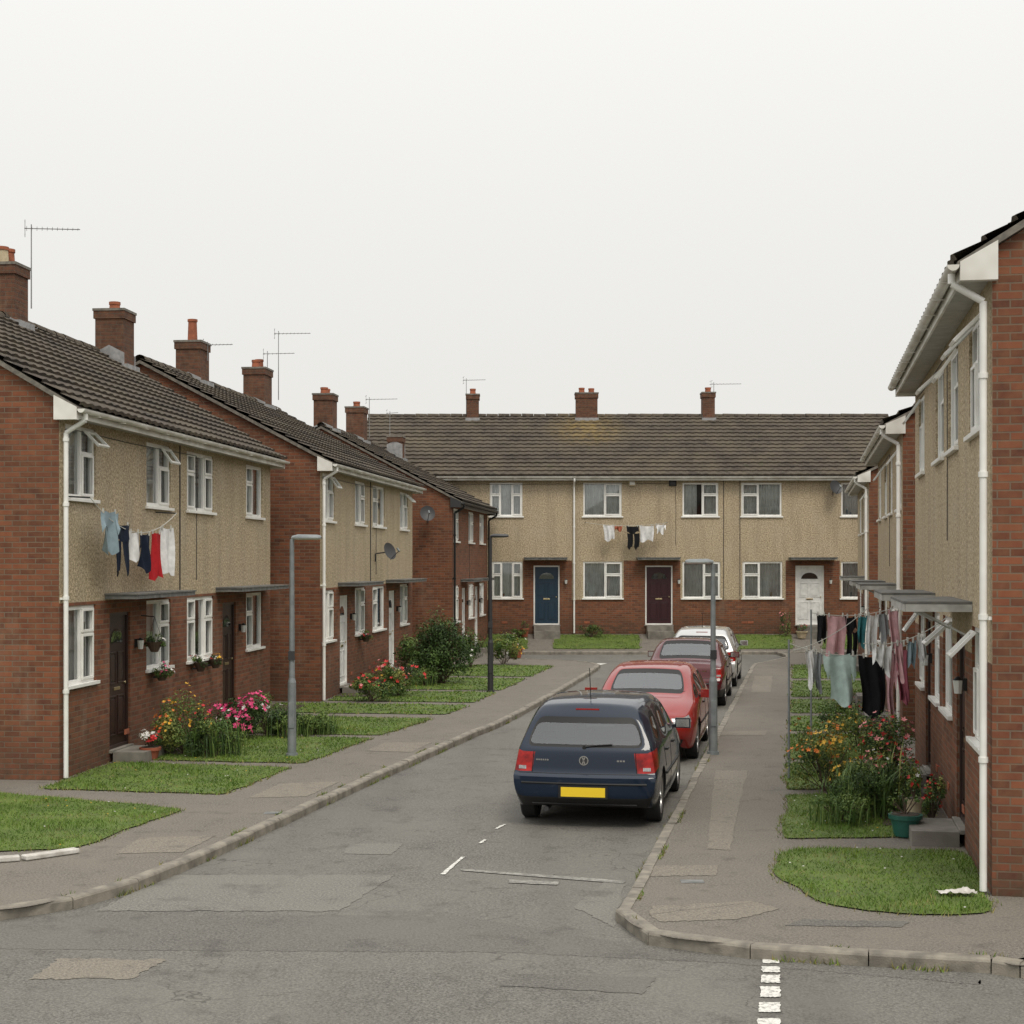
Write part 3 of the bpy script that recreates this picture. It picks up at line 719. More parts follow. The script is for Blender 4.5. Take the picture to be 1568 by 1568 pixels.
# ------------------------------------------------------------------ plants
def bush(name, cx, cy, rx, ry, h, n, leaf=.05, cols=('leaf_dark', 'leaf_mid', 'leaf_light'), flowers=(), z0=.015, clumps=14, strap=0):
    mb = MB(); cl = []
    for i in range(clumps):
        a = U(0, 6.28); r = math.sqrt(R())*.75; hh = U(.2, .82)
        cl.append((Vector((math.cos(a)*r*rx, math.sin(a)*r*ry, hh*h*(1-.35*r))), U(.2, .42), random.choice(cols)))
    for c, s_, k in cl:
        mb.tube([(U(-.1, .1)*rx, U(-.1, .1)*ry, 0), tuple(c*.6), tuple(c)], .008, 'bark', 4)
    for i in range(n):
        c, s_, k = random.choice(cl)
        d = Vector((random.gauss(0, 1), random.gauss(0, 1), random.gauss(0, 1))).normalized()*(R()**.4)
        p = c+Vector((d.x*s_*rx, d.y*s_*ry, d.z*s_*h*.6))
        p.z = abs(p.z)+.01
        if R() < .3: k = random.choice(cols)
        nrm = (d+Vector((U(-.7, .7), U(-.7, .7), U(-.2, .9)))).normalized(); t = nrm.orthogonal().normalized(); t.rotate(Matrix.Rotation(U(0, 6.28), 3, nrm)); b = nrm.cross(t)
        l = leaf*U(.6, 1.3); w = l*.42
        mb.add([p-t*l*.5, p+b*w*.5+nrm*l*.06, p+t*l*.5, p-b*w*.5+nrm*l*.06], [(0, 1, 2, 3)], k)
    for i in range(strap):
        a = U(0, 6.28); r = math.sqrt(R()); x, y = math.cos(a)*r*rx, math.sin(a)*r*ry; l = h*U(.35, 1.0); ln = U(.15, .6)*l; t = U(0, 6.28); wd = U(.004, .009)
        o1 = Vector((math.cos(t), math.sin(t), 0)); s1 = Vector((-o1.y, o1.x, 0))*wd; p = Vector((x, y, 0)); q = p+o1*ln*.35+Vector((0, 0, l*.65)); e = p+o1*ln+Vector((0, 0, l*.9))
        mb.add([p-s1, p+s1, q+s1, q-s1, e], [(0, 1, 2, 3), (3, 2, 4)], random.choice(cols))
    for k, m, sz in flowers:
        fc = [random.choice(cl) for _ in range(max(2, m//6))]
        for i in range(m):
            c = random.choice(fc)[0]; d = Vector((random.gauss(0, 1), random.gauss(-.3, 1), abs(random.gauss(.4, .8)))).normalized()*U(.9, 1.3)
            p = c+Vector((d.x*rx*.42, d.y*ry*.42, d.z*h*.28)); p.z = max(.08, p.z); s2 = sz*U(.6, 1.2)
            for q in range(5):
                ang = q*1.257+U(-.2, .2); nn = Vector((d.x, d.y, d.z+.4)).normalized(); t = nn.orthogonal().normalized(); t.rotate(Matrix.Rotation(ang, 3, nn)); b = nn.cross(t)
                mb.add([p, p+(t*.6+b*.4)*s2*.6+nn*s2*.1, p+t*s2*.8+nn*s2*.3, p+(t*.6-b*.4)*s2*.6+nn*s2*.1], [(0, 1, 2, 3)], k)
    return mb.build(name, loc=(cx, cy, z0))
def bpx(name, x, ybase, rx, ry, h, n, **kw):
    X, Z = px2(x, ybase, 0); return bush(name, X, Z, rx, ry, h, n, **kw)
LC = ('leaf_mid', 'leaf_light', 'leaf_yellow', 'leaf_dark')
bpx('flowering_shrub', 283, 1156, .48, .5, 1.05, 4500, leaf=.045, cols=LC, flowers=[('fl_yellow', 60, .04), ('fl_orange', 20, .04), ('fl_red', 20, .04)])
bpx('flowering_shrub', 330, 1158, .50, .5, .76, 4400, leaf=.045, strap=160, cols=('leaf_mid', 'leaf_light', 'leaf_dark'))
bpx('rose_bush', 366, 1132, .50, .5, .90, 3800, cols=('leaf_mid', 'leaf_light', 'leaf_dark'), flowers=[('fl_pink', 110, .07), ('fl_white', 14, .05)])
bpx('rose_bush', 408, 1124, .34, .4, .72, 2200, flowers=[('fl_white', 40, .065)])
bpx('garden_shrub', 440, 1128, .45, .45, .55, 2400, strap=140)
bpx('garden_shrub', 482, 1124, .42, .45, .45, 2000, strap=180, cols=('leaf_mid', 'leaf_light'))
bpx('garden_shrub', 250, 1155, .26, .3, .62, 1300, flowers=[('fl_red', 26, .045)])
bpx('flowering_shrub', 570, 1074, .6, .55, .65, 2800, leaf=.06, cols=LC, flowers=[('fl_red', 30, .06), ('fl_rose', 12, .05)])
bpx('rose_bush', 612, 1066, .55, .55, .95, 3400, leaf=.06, cols=LC, flowers=[('fl_red', 36, .07), ('fl_yellow', 14, .06), ('fl_rose', 20, .06)])
bush('hedge_bush', -1.75, 38.9, .90, .8, 1.95, 9500, leaf=.075, cols=('leaf_dark', 'leaf_dark', 'leaf_mid'), clumps=48)
bush('garden_shrub', -2.4, 40.8, .7, .7, 1.6, 2600, leaf=.08, clumps=18)
bpx('garden_shrub', 650, 1050, .35, .4, .45, 900, leaf=.06, strap=60)
bpx('flowering_shrub', 772, 1018, .65, .6, 1.1, 2800, leaf=.07, cols=LC, flowers=[('fl_yellow', 16, .07), ('fl_white', 10, .06)])
bpx('garden_shrub', 720, 1022, .5, .5, 1.2, 1600, leaf=.07, flowers=[('fl_white', 12, .06)])
bush('garden_shrub', T2(905, 55.4), 55.4, .5, .35, .55, 1000, leaf=.06, z0=.37)
bush('garden_shrub', T2(1203, 55.5), 55.5, .25, .25, 1.2, 700, leaf=.05, z0=.37, flowers=[('fl_rose', 14, .06)])
bush('garden_shrub', T2(795, 55.3), 55.3, .3, .3, .4, 500, leaf=.06, z0=.37)
RC = LC
bush('flowering_shrub', 4.12, 20.6, .50, .6, .92, 4800, leaf=.04, cols=RC, flowers=[('fl_yellow', 80, .042), ('fl_orange', 50, .042)])
bush('flowering_shrub', 4.40, 22.4, .45, .6, .9, 3200, leaf=.04, cols=RC, flowers=[('fl_orange', 30, .042), ('fl_yellow', 24, .042)])
bush('rose_bush', 4.9, 20.4, .46, .5, 1.15, 5200, leaf=.042, flowers=[('fl_red', 60, .052), ('fl_rose', 44, .05)], cols=RC)
bush('rose_bush', 5.15, 22.0, .4, .5, 1.25, 2800, flowers=[('fl_red', 40, .05), ('fl_rose', 20, .05)], cols=RC)
bush('garden_shrub', 4.18, 18.7, .50, .5, .78, 6400, leaf=.038, strap=200, cols=('leaf_mid', 'leaf_light', 'leaf_dark'), clumps=26)
bush('garden_shrub', 3.80, 18.1, .36, .38, .40, 2600, leaf=.033, strap=120, cols=('leaf_mid', 'leaf_light'))
bush('garden_shrub', 4.66, 19.2, .40, .4, 1.0, 4200, leaf=.038, strap=40, cols=RC, flowers=[('fl_rose', 24, .04), ('fl_white', 20, .035)])
bush('flowering_shrub', 4.78, 17.9, .2, .22, .72, 1500, leaf=.035, z0=.02, cols=('leaf_mid', 'leaf_yellow', 'leaf_dark'), flowers=[('fl_red', 26, .035)])
bush('garden_shrub', 5.6, 25.5, .5, .8, .7, 1800, leaf=.06, cols=RC, flowers=[('fl_yellow', 30, .05)])
bush('garden_shrub', 6.0, 28.5, .5, .8, .6, 1200, leaf=.06, flowers=[('fl_red', 14, .05)])
def pot(name, X, Z, r, h, k, z=.015, fl_=(), n=350):
    e = empty(name, (X, Z, z)); mb = MB()
    mb.cyl((0, 0, 0), (0, 0, h), r*.72, r, k, 20); mb.cyl((0, 0, h-.04), (0, 0, h+.005), r*1.08, r*1.1, k, 20)
    mb.cyl((0, 0, h+.006), (0, 0, h+.01), r*.9, r*.9, 'soil', 16); mb.build('pot', e, smooth=40)
    if n:
        b = bush('plant', 0, 0, r*1.3, r*1.3, .3, n, leaf=.04, flowers=fl_, z0=h, clumps=8); b.parent = e
X, Z = px2(230, 1163, 0); pot('flower_pot', X, Z, .15, .17, 'terracotta_pot', fl_=[('fl_red', 24, .045), ('fl_white', 36, .045)])
pot('plant_pot', 4.33, 17.25, .17, .23, 'green_plastic', n=160)
pot('flower_pot', 4.50, 17.55, .09, .36, 'cream_pot', n=300, fl_=[('fl_red', 10, .03)])
X, Z = px2(790, 1008, 0); pot('flower_pot', X, Z, .22, .3, 'terracotta_pot', fl_=[('fl_red', 10, .05)])
pot('flower_pot', T2(1228, 55.2), 55.2, .2, .25, 'cream_pot', z=.33, fl_=[('fl_red', 10, .05)])
pot('flower_pot', T2(803, 55.4), 55.4, .16, .3, 'terracotta_pot', z=.37, n=150)
def alongL(t, out, x0=-6.27, y0=21.7, s_=.1035):
    n = math.hypot(1, s_); ux, uy = s_/n, 1/n; return (x0+ux*t+uy*out, y0+uy*t-ux*out)
def basket(t, out, z, r, hang=True, fl_=(), x0=-6.27, y0=21.7, s_=.1035, nm='hanging_basket'):
    X, Y = alongL(t, out, x0, y0, s_); e = empty(nm, (X, Y, z)); mb = MB()
    mb.cyl((0, 0, -.16), (0, 0, 0), r*.4, r, 'bark', 14)
    if hang:
        for q in range(3): mb.tube([(r*math.cos(q*2.1), r*math.sin(q*2.1), 0), (0, 0, .4)], .004, 'dark_metal', 4)
        mb.tube([(0, 0, .4), (-out, out*s_, .42)], .01, 'dark_metal', 5)
    else: mb.box(-.14, 0, -.02, .02, -.12, -.09, 'dark_metal')
    mb.build('basket', e); b = bush('plant', 0, 0, r*1.5, r*1.5, .28, 450, leaf=.04, flowers=fl_, z0=-.12, clumps=8); b.parent = e
basket(3.35, .22, 1.75, .14, fl_=[('fl_white', 6, .03)])
basket(3.9, .16, 1.25, .14, False, [('fl_pink', 10, .04), ('fl_white', 8, .04)], nm='window_planter')
basket(6.0, .16, 1.25, .13, False, [('fl_rose', 10, .04), ('fl_white', 8, .04)], nm='window_planter')
basket(6.9, .16, 1.25, .13, False, [('fl_red', 10, .04), ('fl_yellow', 8, .04)], nm='window_planter')
basket(4.1, .16, 1.25, .14, False, [('fl_red', 10, .05)], -4.15, 33.9, .111, nm='window_planter')

st = MB()
for a, b in ((-30, 30), (36, 118)):
    (xa, ya), (xb, yb) = px2(a, 1322 if a < 0 else 1318, 0), px2(b, 1318 if a < 0 else 1306, 0)
    st.box(0, math.hypot(xb-xa, yb-ya), -.06, .06, 0, .05, 'stone_white', Matrix.Translation((xa, ya, .005)) @ Matrix.Rotation(math.atan2(yb-ya, xb-xa), 4, 'Z'))
st.build('edging_stone', bevel=.012)
# crumpled scrap of paper on the near lawn
X, Z = px2(1466, 1374, 0); sc = MB(); rows = []
for i in range(9):
    rows.append([(-.17+.34*j/12+.01*noise.noise((i*.9, j*.9, 1)), -.07+.14*i/8+.015*noise.noise((i, j, 4)), .035+.028*abs(noise.noise((i*.55, j*.55, 7)))*2*(1 if 2 < j < 11 else .5)) for j in range(13)])
sc.grid(rows, 'stone_white'); sc.build('paper_litter', loc=(X, Z, .012))

# ------------------------------------------------------------------ street furniture
def lamp(name, X, Z, h, arm, k='lamp_grey', headtype=0):
    e = empty(name, (X, Z, 0)); mb = MB()
    mb.cyl((0, 0, -.05), (0, 0, 1.15), .070, .064, k, 16); mb.cyl((0, 0, 1.15), (0, 0, 1.22), .064, .046, k, 16)
    mb.cyl((0, 0, 1.22), (0, 0, h-.05), .046, .034, k, 16)
    mb.cyl((0, 0, -.02), (0, 0, .05), .1, .09, k, 16)
    mb.box(-.04, .04, -.078, -.056, .45, .85, k)
    mb.box(-.05, .05, -.06, -.04, 1.5, 1.64, 'dark_metal')
    s_ = 1 if arm > 0 else -1
    mb.tube([(0, 0, h-.06), (0, 0, h), (s_*.06, 0, h+.03)], .032, k, 12)
    mb.build('pole', e, smooth=40)
    hd_ = MB()
    x0, x1 = (s_*.0, arm)
    secs = [(0., .035, .03), (.12, .065, .045), (.2, .085, .055), (.85, .085, .05), (.96, .075, .04), (1., .05, .02)]
    rows = []; rows2 = []
    for t, w, hh in secs:
        cx = lerp(x0, x1, t); rows.append([(cx, w*math.cos(a), h+.02+hh*math.sin(a)) for a in [math.pi*q/8 for q in range(9)]])
        rows2.append([(cx, w*math.cos(a), h+.018+hh*.55*math.sin(a)) for a in [math.pi+math.pi*q/8 for q in range(9)]])
    hd_.grid(rows, k); hd_.grid(rows2, 'lamp_lens' if headtype == 0 else k)
    hd_.build('lantern', e, smooth=60)
X, Z = px2(447, 1158, 0); lamp('street_lamp', X, Z, 3.38, .46)
X, Z = px2(1092, 1155, 0); lamp('street_lamp', X, Z, 3.0, -.44)
X, Z = px2(751, 1060, 0); lamp('street_lamp', X, Z, 3.6, .42, 'dark_metal', 1)

def aerial(X, Z, z0, z1, L, n=9, ang=0.):
    mb = MB(); mb.cyl((0, 0, 0), (0, 0, z1-z0), .014, .011, 'alu', 6)
    h = z1-z0-.08; c, s_ = math.cos(ang), math.sin(ang)
    mb.tube([(-.12*c, -.12*s_, h), (L*c, L*s_, h+.04)], .009, 'alu', 6)
    for i in range(n):
        t = i/(n-1); x = -.08+(L+.04)*t; w = lerp(.2, .1, t)
        mb.tube([(x*c-s_*w, x*s_+c*w, h+.04*t), (x*c+s_*w, x*s_-c*w, h+.04*t)], .005, 'alu', 4)
    for dz in (-.12, 0, .12): mb.tube([(-.11*c-s_*.18, -.11*s_+c*.18, h+dz), (-.11*c+s_*.18, -.11*s_-c*.18, h+dz)], .006, 'alu', 4)
    mb.tube([(-.11*c, -.11*s_, h-.14), (-.11*c, -.11*s_, h+.14)], .006, 'alu', 4)
    mb.build('tv_aerial', loc=(X, Z, z0))
aerial(T2(48, 28.3), 28.3, 7.6, 9.12, .85, 11, .3)
aerial(T2(424, 44), 44.3, 7.6, 9.55, .9, 10, .2); aerial(T2(412, 44), 43.7, 7.9, 8.9, .75, 8, .2)
aerial(T2(318, 38), 38.0, 7.9, 8.36, .6, 8, .3)
aerial(T2(563, 52), 52.6, 7.2, 8.55, .95, 9, .2); aerial(T2(597, 57), 57, 7.2, 8.5, .3, 5, .2)
aerial(T2(714, 60), 60, 8.4, 10.05, .75, 9, .2); aerial(T2(1093, 60), 60, 8.4, 9.9, 1.1, 9, .2)

def dish(X, Z, z, rz, k='dark_metal', wallvec=(0, .3), sc=.75):
    mb = MB(); rows = []
    for i in range(6):
        r = .3*sc*i/5; rows.append([(r*math.cos(a), -.08+.9*r*r, r*math.sin(a)*1.08) for a in [2*math.pi*q/20 for q in range(21)]])
    M2 = Matrix.Rotation(rz, 4, 'Z') @ Matrix.Rotation(-.35, 4, 'X')
    mb.grid([[(p[0], -p[1]-.1, p[2]) for p in r_] for r_ in rows], k, M2)
    mb.tube([M2 @ Vector((0, .0, -.3*sc)), M2 @ Vector((0, -.36, -.10))], .010, k)
    mb.cyl(M2 @ Vector((0, -.36, -.12)), M2 @ Vector((0, -.31, -.02)), .026, .026, 'lamp_grey', 8)
    mb.tube([M2 @ Vector((0, 0, 0)), Vector((wallvec[0], wallvec[1], -.05)), Vector((wallvec[0], wallvec[1], -.25))], .016, k)
    mb.build('satellite_dish', smooth=50, loc=(X, Z, z))
xx, yy = alongL(6.0, .35, -4.15, 33.9, .111); dish(xx, yy, 3.28, .9, wallvec=(-.33, 0), sc=.7)
dish(T2(655, 47), 46.75, 4.45, .2, wallvec=(0, .4))
dish(T2(1278, 55.7), 55.65, 5.65, .4, wallvec=(0, .33), sc=.8)
for n_, p in (('alarm_box', 968), ('alarm_box', 1030)):
    mb = MB(); mb.box(-.13, .13, -.07, 0, -.1, .1, 'cream_pot' if p == 968 else 'black_plastic'); mb.box(-.09, .09, -.085, -.071, -.06, .06, 'upvc_white' if p == 968 else 'dark_metal'); mb.build(n_, bevel=.02, loc=(T2(p, 56), 55.998, 5.83))

# ------------------------------------------------------------------ laundry
def garment(mb, kind, p, d, w, h, k):
    d = Vector(d); nrm = Vector((-d.y, d.x, 0)); p = Vector(p); ph = R()*6; ph2 = R()*6
    def cloth(u0, u1, v0, v1, taper=0., amp=.045):
        nu, nv = 14, 14; rows = []
        for j in range(nv+1):
            v = lerp(v0, v1, j/nv); row = []
            for i in range(nu+1):
                f = i/nu; u = lerp(u0, u1, f); u += (.5*(u0+u1)-u)*taper*(j/nv)
                a = amp*(.25+j/nv); off = a*math.sin(ph+u/w*9+v/h*1.5)+a*.6*math.sin(ph2+u/w*17-v/h*2)
                sag = .03*math.sin(math.pi*f)*(1-j/nv)+(.05*math.sin(ph+f*7)+.04*(f-.5)*math.sin(ph2))*(j/nv)**3
                row.append(tuple(p+d*(u+.02*math.sin(v*6+ph))+nrm*off-Vector((0, 0, v+sag))))
            rows.append(row)
        mb.grid(rows, k)
    if kind == 'towel': cloth(0, w, 0, h, .12)
    elif kind == 'trousers':
        cloth(0, w, 0, h*.32, .0, .02); cloth(0, w*.47, h*.31, h, .15, .03); cloth(w*.53, w, h*.31, h, .15, .03)
    elif kind == 'shirt':
        cloth(w*.2, w*.8, 0, h, -.1); cloth(0, w*.24, h*.02, h*.45, .3); cloth(w*.76, w, h*.02, h*.5, .3)
    for q in (.15, .85):
        c = p+d*(w*q); mb.box(c.x-.008, c.x+.008, c.y-.02, c.y+.02, c.z-.04, c.z+.03, 'cord')
def sagline(a, b, sag, n=14):
    a, b = Vector(a), Vector(b); return [a.lerp(b, i/n)-Vector((0, 0, sag*4*(i/n)*(1-i/n))) for i in range(n+1)]
def washing(name, a, b, sag, items, posts=(), brackets=()):
    e = empty(name, (0, 0, 0)); c = MB(); pts = sagline(a, b, sag); c.tube(pts, .006, 'cord', 5)
    for (x, y, zt) in posts: c.cyl((x, y, 0), (x, y, zt), .018, .014, 'lamp_grey', 8)
    for P, Q in brackets: c.tube([P, Q], .012, 'dark_metal')
    c.build('line', e)
    a, b = Vector(a), Vector(b); d = Vector((b.x-a.x, b.y-a.y, 0)).normalized()
    for i, (t, kind, w, h, k) in enumerate(items):
        q = a.lerp(b, t); q.z -= sag*4*t*(1-t)
        m = MB(); garment(m, kind, q, d, w, h, k); m.build(kind+'_%d' % (i+1), e, smooth=80)
def onL(px, out, y):
    k = (px-784)/2400; x0 = -6.27+out; t = (x0-21.7*k)/(k-.1035); Z = 21.7+t
    return (x0+.1035*t, Z, CAMH-(y-860)*Z/2400)
A = onL(138, .35, 762); B = onL(270, .35, 786)
LL = Vector(B)-Vector(A)
def titem(px): 
    P = Vector(onL(px, .35, 800)); return (P-Vector(A)).length/LL.length
its = [(146, 173, 'shirt', .60, 'cl_blue'), (174, 197, 'trousers', .74, 'cl_navy'), (197, 213, 'towel', .44, 'cl_white'), (213, 230, 'shirt', .58, 'cl_navy'), (231, 246, 'towel', .72, 'cl_red'), (246, 264, 'towel', .72, 'cl_white')]
items = []
for a, b, kd, h, k in its:
    wa = (Vector(onL(b, .35, 800))-Vector(onL(a, .35, 800))).length; items.append((max(0.0, titem(a)), kd, wa, h, k))
washing('washing_line', A, B, .40, items, (), [(P, (P[0]-.36, P[1]+.04, P[2]+.02)) for P in (A, B)])
yT = 55.55
pt = lambda px, y: ((px-784)/2400*yT, yT, CAMH-(y-860)*yT/2400)
its = [(924, 941, 'towel', .55, 'cl_white'), (941, 953, 'towel', .18, 'terracotta_pot'), (960, 979, 'trousers', .8, 'cl_black'), (979, 1001, 'towel', .55, 'cl_white'), (1003, 1019, 'shirt', .32, 'cl_white')]
A = pt(897, 800); B = pt(1022, 800)
washing('washing_line', A, B, .12, [((a-897)/125, kd, (b-a)/2400*yT, h, k) for a, b, kd, h, k in its], (), [(P, (P[0], 55.99, P[2])) for P in (A, B)])
def pr(px, y, Z): return ((px-784)/2400*Z, Z, CAMH-(y-860)*Z/2400)
def rl(Z, x0, y0, x1, y1, sag, its, posts):
    A = pr(x0, y0, Z); B = pr(x1, y1, Z); 
    washing('washing_line', A, B, sag, [((a-x0)/(x1-x0), kd, (b-a)/2400*Z, h, k) for a, b, kd, h, k in its], [(A[0], A[1], A[2]+.05)] if posts else [])
rl(21.8, 1208, 985, 1412, 978, .20, [(1233, 1249, 'shirt', .52, 'cl_white'), (1248, 1260, 'towel', .55, 'cl_grey'), (1262, 1314, 'shirt', .70, 'cl_mint'), (1316, 1357, 'towel', .84, 'cl_black'), (1357, 1373, 'shirt', .95, 'cl_pink'), (1374, 1392, 'towel', .75, 'cl_rose')], True)
rl(25.5, 1242, 938, 1395, 922, .12, [(1250, 1264, 'towel', .45, 'cl_black'), (1265, 1295, 'towel', .66, 'cl_pink'), (1295, 1312, 'trousers', .8, 'cl_black'), (1314, 1327, 'towel', .5, 'cl_teal'), (1328, 1344, 'towel', .65, 'cl_white'), (1345, 1360, 'shirt', .8, 'cl_grey'), (1362, 1378, 'towel', .85, 'cl_pink')], True)
rl(19.0, 1322, 985, 1450, 945, .12, [(1334, 1350, 'towel', .22, 'cl_white'), (1352, 1368, 'towel', .35, 'cl_white'), (1372, 1386, 'shirt', .45, 'cl_pink'), (1388, 1400, 'towel', .3, 'cl_blue'), (1405, 1418, 'towel', .3, 'cl_white')], False)
rl(23.6, 1214, 996, 1330, 930, .10, [], False)

# ------------------------------------------------------------------ cars
HATCH = dict(L=4.12,
 Y=[[.08, .01, .00, .06, .08, .34, .43], [.32, .26, .26, .26, .30, .58, .68], [1.02, 1.02, 1.02, 1.02, 1.02, 1.14, 1.16], [1.82]*7, [2.62, 2.62, 2.62, 2.62, 2.62, 2.42, 2.38], [3.10, 3.10, 3.10, 3.10, 3.08, 3.12, 3.08], [3.6]*7, [3.92, 3.95, 3.95, 3.95, 3.92, 3.88, 3.86], [3.95, 4.10, 4.12, 4.10, 4.06, 4.01, 3.98]],
 X=[[.76, .83, .85, .835, .79, .63, .54], [.82, .86, .865, .86, .83, .66, .57], [.84, .87, .87, .867, .845, .675, .58], [.84, .87, .87, .867, .85, .68, .585], [.84, .87, .87, .865, .845, .66, .565], [.83, .865, .865, .86, .825, .76, .68], [.80, .86, .86, .85, .80, .72, .60], [.74, .80, .81, .80, .74, .66, .55], [.60, .69, .72, .71, .67, .60, .48]],
 Z=[[.25, .36, .61, .655, .90, 1.33, 1.405], [.22, .40, .61, .68, .92, 1.355, 1.435], [.21, .40, .60, .70, .93, 1.37, 1.45], [.21, .40, .60, .70, .93, 1.375, 1.455], [.21, .40, .60, .70, .925, 1.34, 1.41], [.21, .40, .60, .70, .91, .955, .975], [.21, .40, .58, .68, .84, .895, .92], [.22, .40, .55, .64, .74, .80, .825], [.24, .38, .54, .63, .72, .755, .775]],
 rear_strip=('col', 4), axles=(.76, 3.28))
def sedan():
    s = {k: ([list(r) for r in v] if isinstance(v, list) else v) for k, v in HATCH.items()}
    s['L'] = 4.3
    Y, X, Z = s['Y'], s['X'], s['Z']
    for r in Y:
        for i in range(7): r[i] += .2
    Y[0] = [.10, .01, .0, .05, .10, .14, .18]; X[0] = [.70, .78, .82, .81, .78, .73, .66]; Z[0] = [.25, .38, .58, .66, .86, .90, .93]
    Y[1] = [.5, .48, .48, .48, .5, .62, .62]; X[1] = [.79, .85, .855, .85, .82, .76, .68]; Z[1] = [.2, .4, .6, .68, .90, .95, .975]
    Y[2] = [1.15, 1.15, 1.15, 1.15, 1.15, 1.22, 1.26]
    for k in (2, 3, 4):
        Z[k][5] -= .05; Z[k][6] -= .05
    s['rear_strip'] = ('top', 1); s['axles'] = (.92, 3.45)
    return s
def car(name, X, Zd, heading, spec, paint, dark_bumper=False, toward=False):
    Yt, Xt, Zt = spec['Y'], spec['X'], spec['Z']; NK = len(Yt)
    L = spec['L']
    h = heading
    if toward: loc = (X+math.sin(h)*L, Zd+math.cos(h)*L, ZR); rz = math.pi-h
    else: loc = (X, Zd, ZR); rz = -h
    E = empty(name, loc, rz)
    fr = [1, .76, .40, 0, -.40, -.76, -1]
    bm = bmesh.new(); cache = {}
    def V(k, r, c):
        key = (k, r, c)
        if key in cache: return cache[key]
        x, y, z = Xt[k][r], Yt[k][r], Zt[k][r]; f = fr[c]; bul = 1-f*f
        if k == 0 and r > 0: y -= (.07 if r < 5 else .05)*bul
        if k == NK-1 and r > 0: y += .13*bul
        if r == 6: z += .03*bul
        if r == 6 and k in (NK-4,): y += .10*bul
        if r == 6 and k in (NK-5,): y += .06*bul
        if r == 6 and k == NK-2: y += .10*bul
        v = bm.verts.new((x*f, y, z)); cache[key] = v; return v
    mats = [paint, 'car_glass', 'taillight', 'headlight', 'black_plastic', 'plate_yellow']
    def F(vs, m=0):
        f = bm.faces.new(vs); f.material_index = m; f.smooth = True; return f
    side_glass = []
    for k in range(NK-1):
        for r in range(6):
            m = 0
            if k == 0 and r == 3: m = 2
            if r == 0 and dark_bumper: m = 4
            if k == NK-2 and r == 3: m = 3
            isg = r == 4 and (1 <= k <= 4) and not (spec['rear_strip'][0] == 'top' and k == 1)
            a = F([V(k, r, 0), V(k+1, r, 0), V(k+1, r+1, 0), V(k, r+1, 0)], m)
            b = F([V(k, r, 6), V(k, r+1, 6), V(k+1, r+1, 6), V(k+1, r, 6)], m)
            if isg: side_glass += [a, b]
    rear_g = []; wind_g = []
    def strip(p, q, m=0, lights=0):
        out = []
        for c in range(6):
            mm = m
            if lights and c in (0, 5): mm = lights
            out.append(F([V(*p, c), V(*q, c), V(*q, c+1), V(*p, c+1)], mm))
        return out
    for r in range(6):
        fs = strip((0, r), (0, r+1), 4 if (r == 0) else 0, 2 if r == 3 else 0)
        if spec['rear_strip'] == ('col', r): rear_g = fs
    for k in range(NK-1):
        fs = strip((k, 6), (k+1, 6))
        if spec['rear_strip'] == ('top', k): rear_g = fs
        if k == NK-5: wind_g = fs
    for r in range(5, -1, -1): strip((NK-1, r+1), (NK-1, r), 4 if r == 0 else 0, 3 if r == 3 else 0)
    for k in range(NK-1, 0, -1): strip((k, 0), (k-1, 0), 4)
    cl = bm.edges.layers.float.new('crease_edge')
    def crease(a, b, v):
        e = bm.edges.get((a, b))
        if e: e[cl] = v
    for k in range(NK-1):
        for c in (0, 6): crease(V(k, 4, c), V(k+1, 4, c), .5); crease(V(k, 6, c), V(k+1, 6, c), .3); crease(V(k, 0, c), V(k+1, 0, c), .6)
    for c in range(6):
        crease(V(0, 2, c), V(0, 2, c+1), .85); crease(V(0, 3, c), V(0, 3, c+1), .8); crease(V(0, 6, c), V(0, 6, c+1), .65); crease(V(0, 4, c), V(0, 4, c+1), .4)
        crease(V(NK-1, 2, c), V(NK-1, 2, c+1), .5); crease(V(0, 1, c), V(0, 1, c+1), .4); crease(V(0, 0, c), V(0, 0, c+1), .5)
    for r in range(1, 6):
        for c in (0, 6): crease(V(0, r, c), V(0, r+1, c), .6 if r > 2 else .45)
    bmesh.ops.recalc_face_normals(bm, faces=bm.faces)
    for reg, th in ((rear_g, .06), (wind_g, .05)):
        if reg:
            bmesh.ops.inset_region(bm, faces=reg, thickness=th, use_boundary=True, use_even_offset=True)
            for f in reg: f.material_index = 1
            r2 = bmesh.ops.inset_region(bm, faces=reg, thickness=.018, depth=-.006, use_boundary=True, use_even_offset=True)
            for f in r2['faces']: f.material_index = 4
    bmesh.ops.inset_individual(bm, faces=side_glass, thickness=.028, use_even_offset=True)
    r2 = bmesh.ops.inset_individual(bm, faces=side_glass, thickness=.014, depth=-.005, use_even_offset=True)
    for f in r2['faces']: f.material_index = 4
    for f in side_glass: f.material_index = 1
    for f in bm.faces: f.smooth = True
    me = bpy.data.meshes.new('body'); bm.to_mesh(me); bm.free()
    for m in mats: me.materials.append(MATS[m])
    body = bpy.data.objects.new('body', me); ROOTCOL.objects.link(body)
    sd = body.modifiers.new('s', 'SUBSURF'); sd.levels = 2; sd.render_levels = 2
    ct = MB()
    for ya in spec['axles']:
        for sx in (1, -1): ct.cyl((sx*.62, ya, .31), (sx*1.0, ya, .31), .355, .355, 'black_plastic', 32)
    cut = ct.build('cut'); cut.data.materials.clear()
    for m in mats: cut.data.materials.append(MATS[m])
    for p in cut.data.polygons: p.material_index = 4
    bo = body.modifiers.new('b', 'BOOLEAN'); bo.operation = 'DIFFERENCE'; bo.object = cut; bo.solver = 'EXACT'
    bpy.context.view_layer.update()
    dg = bpy.context.evaluated_depsgraph_get(); nm = bpy.data.meshes.new_from_object(body.evaluated_get(dg))
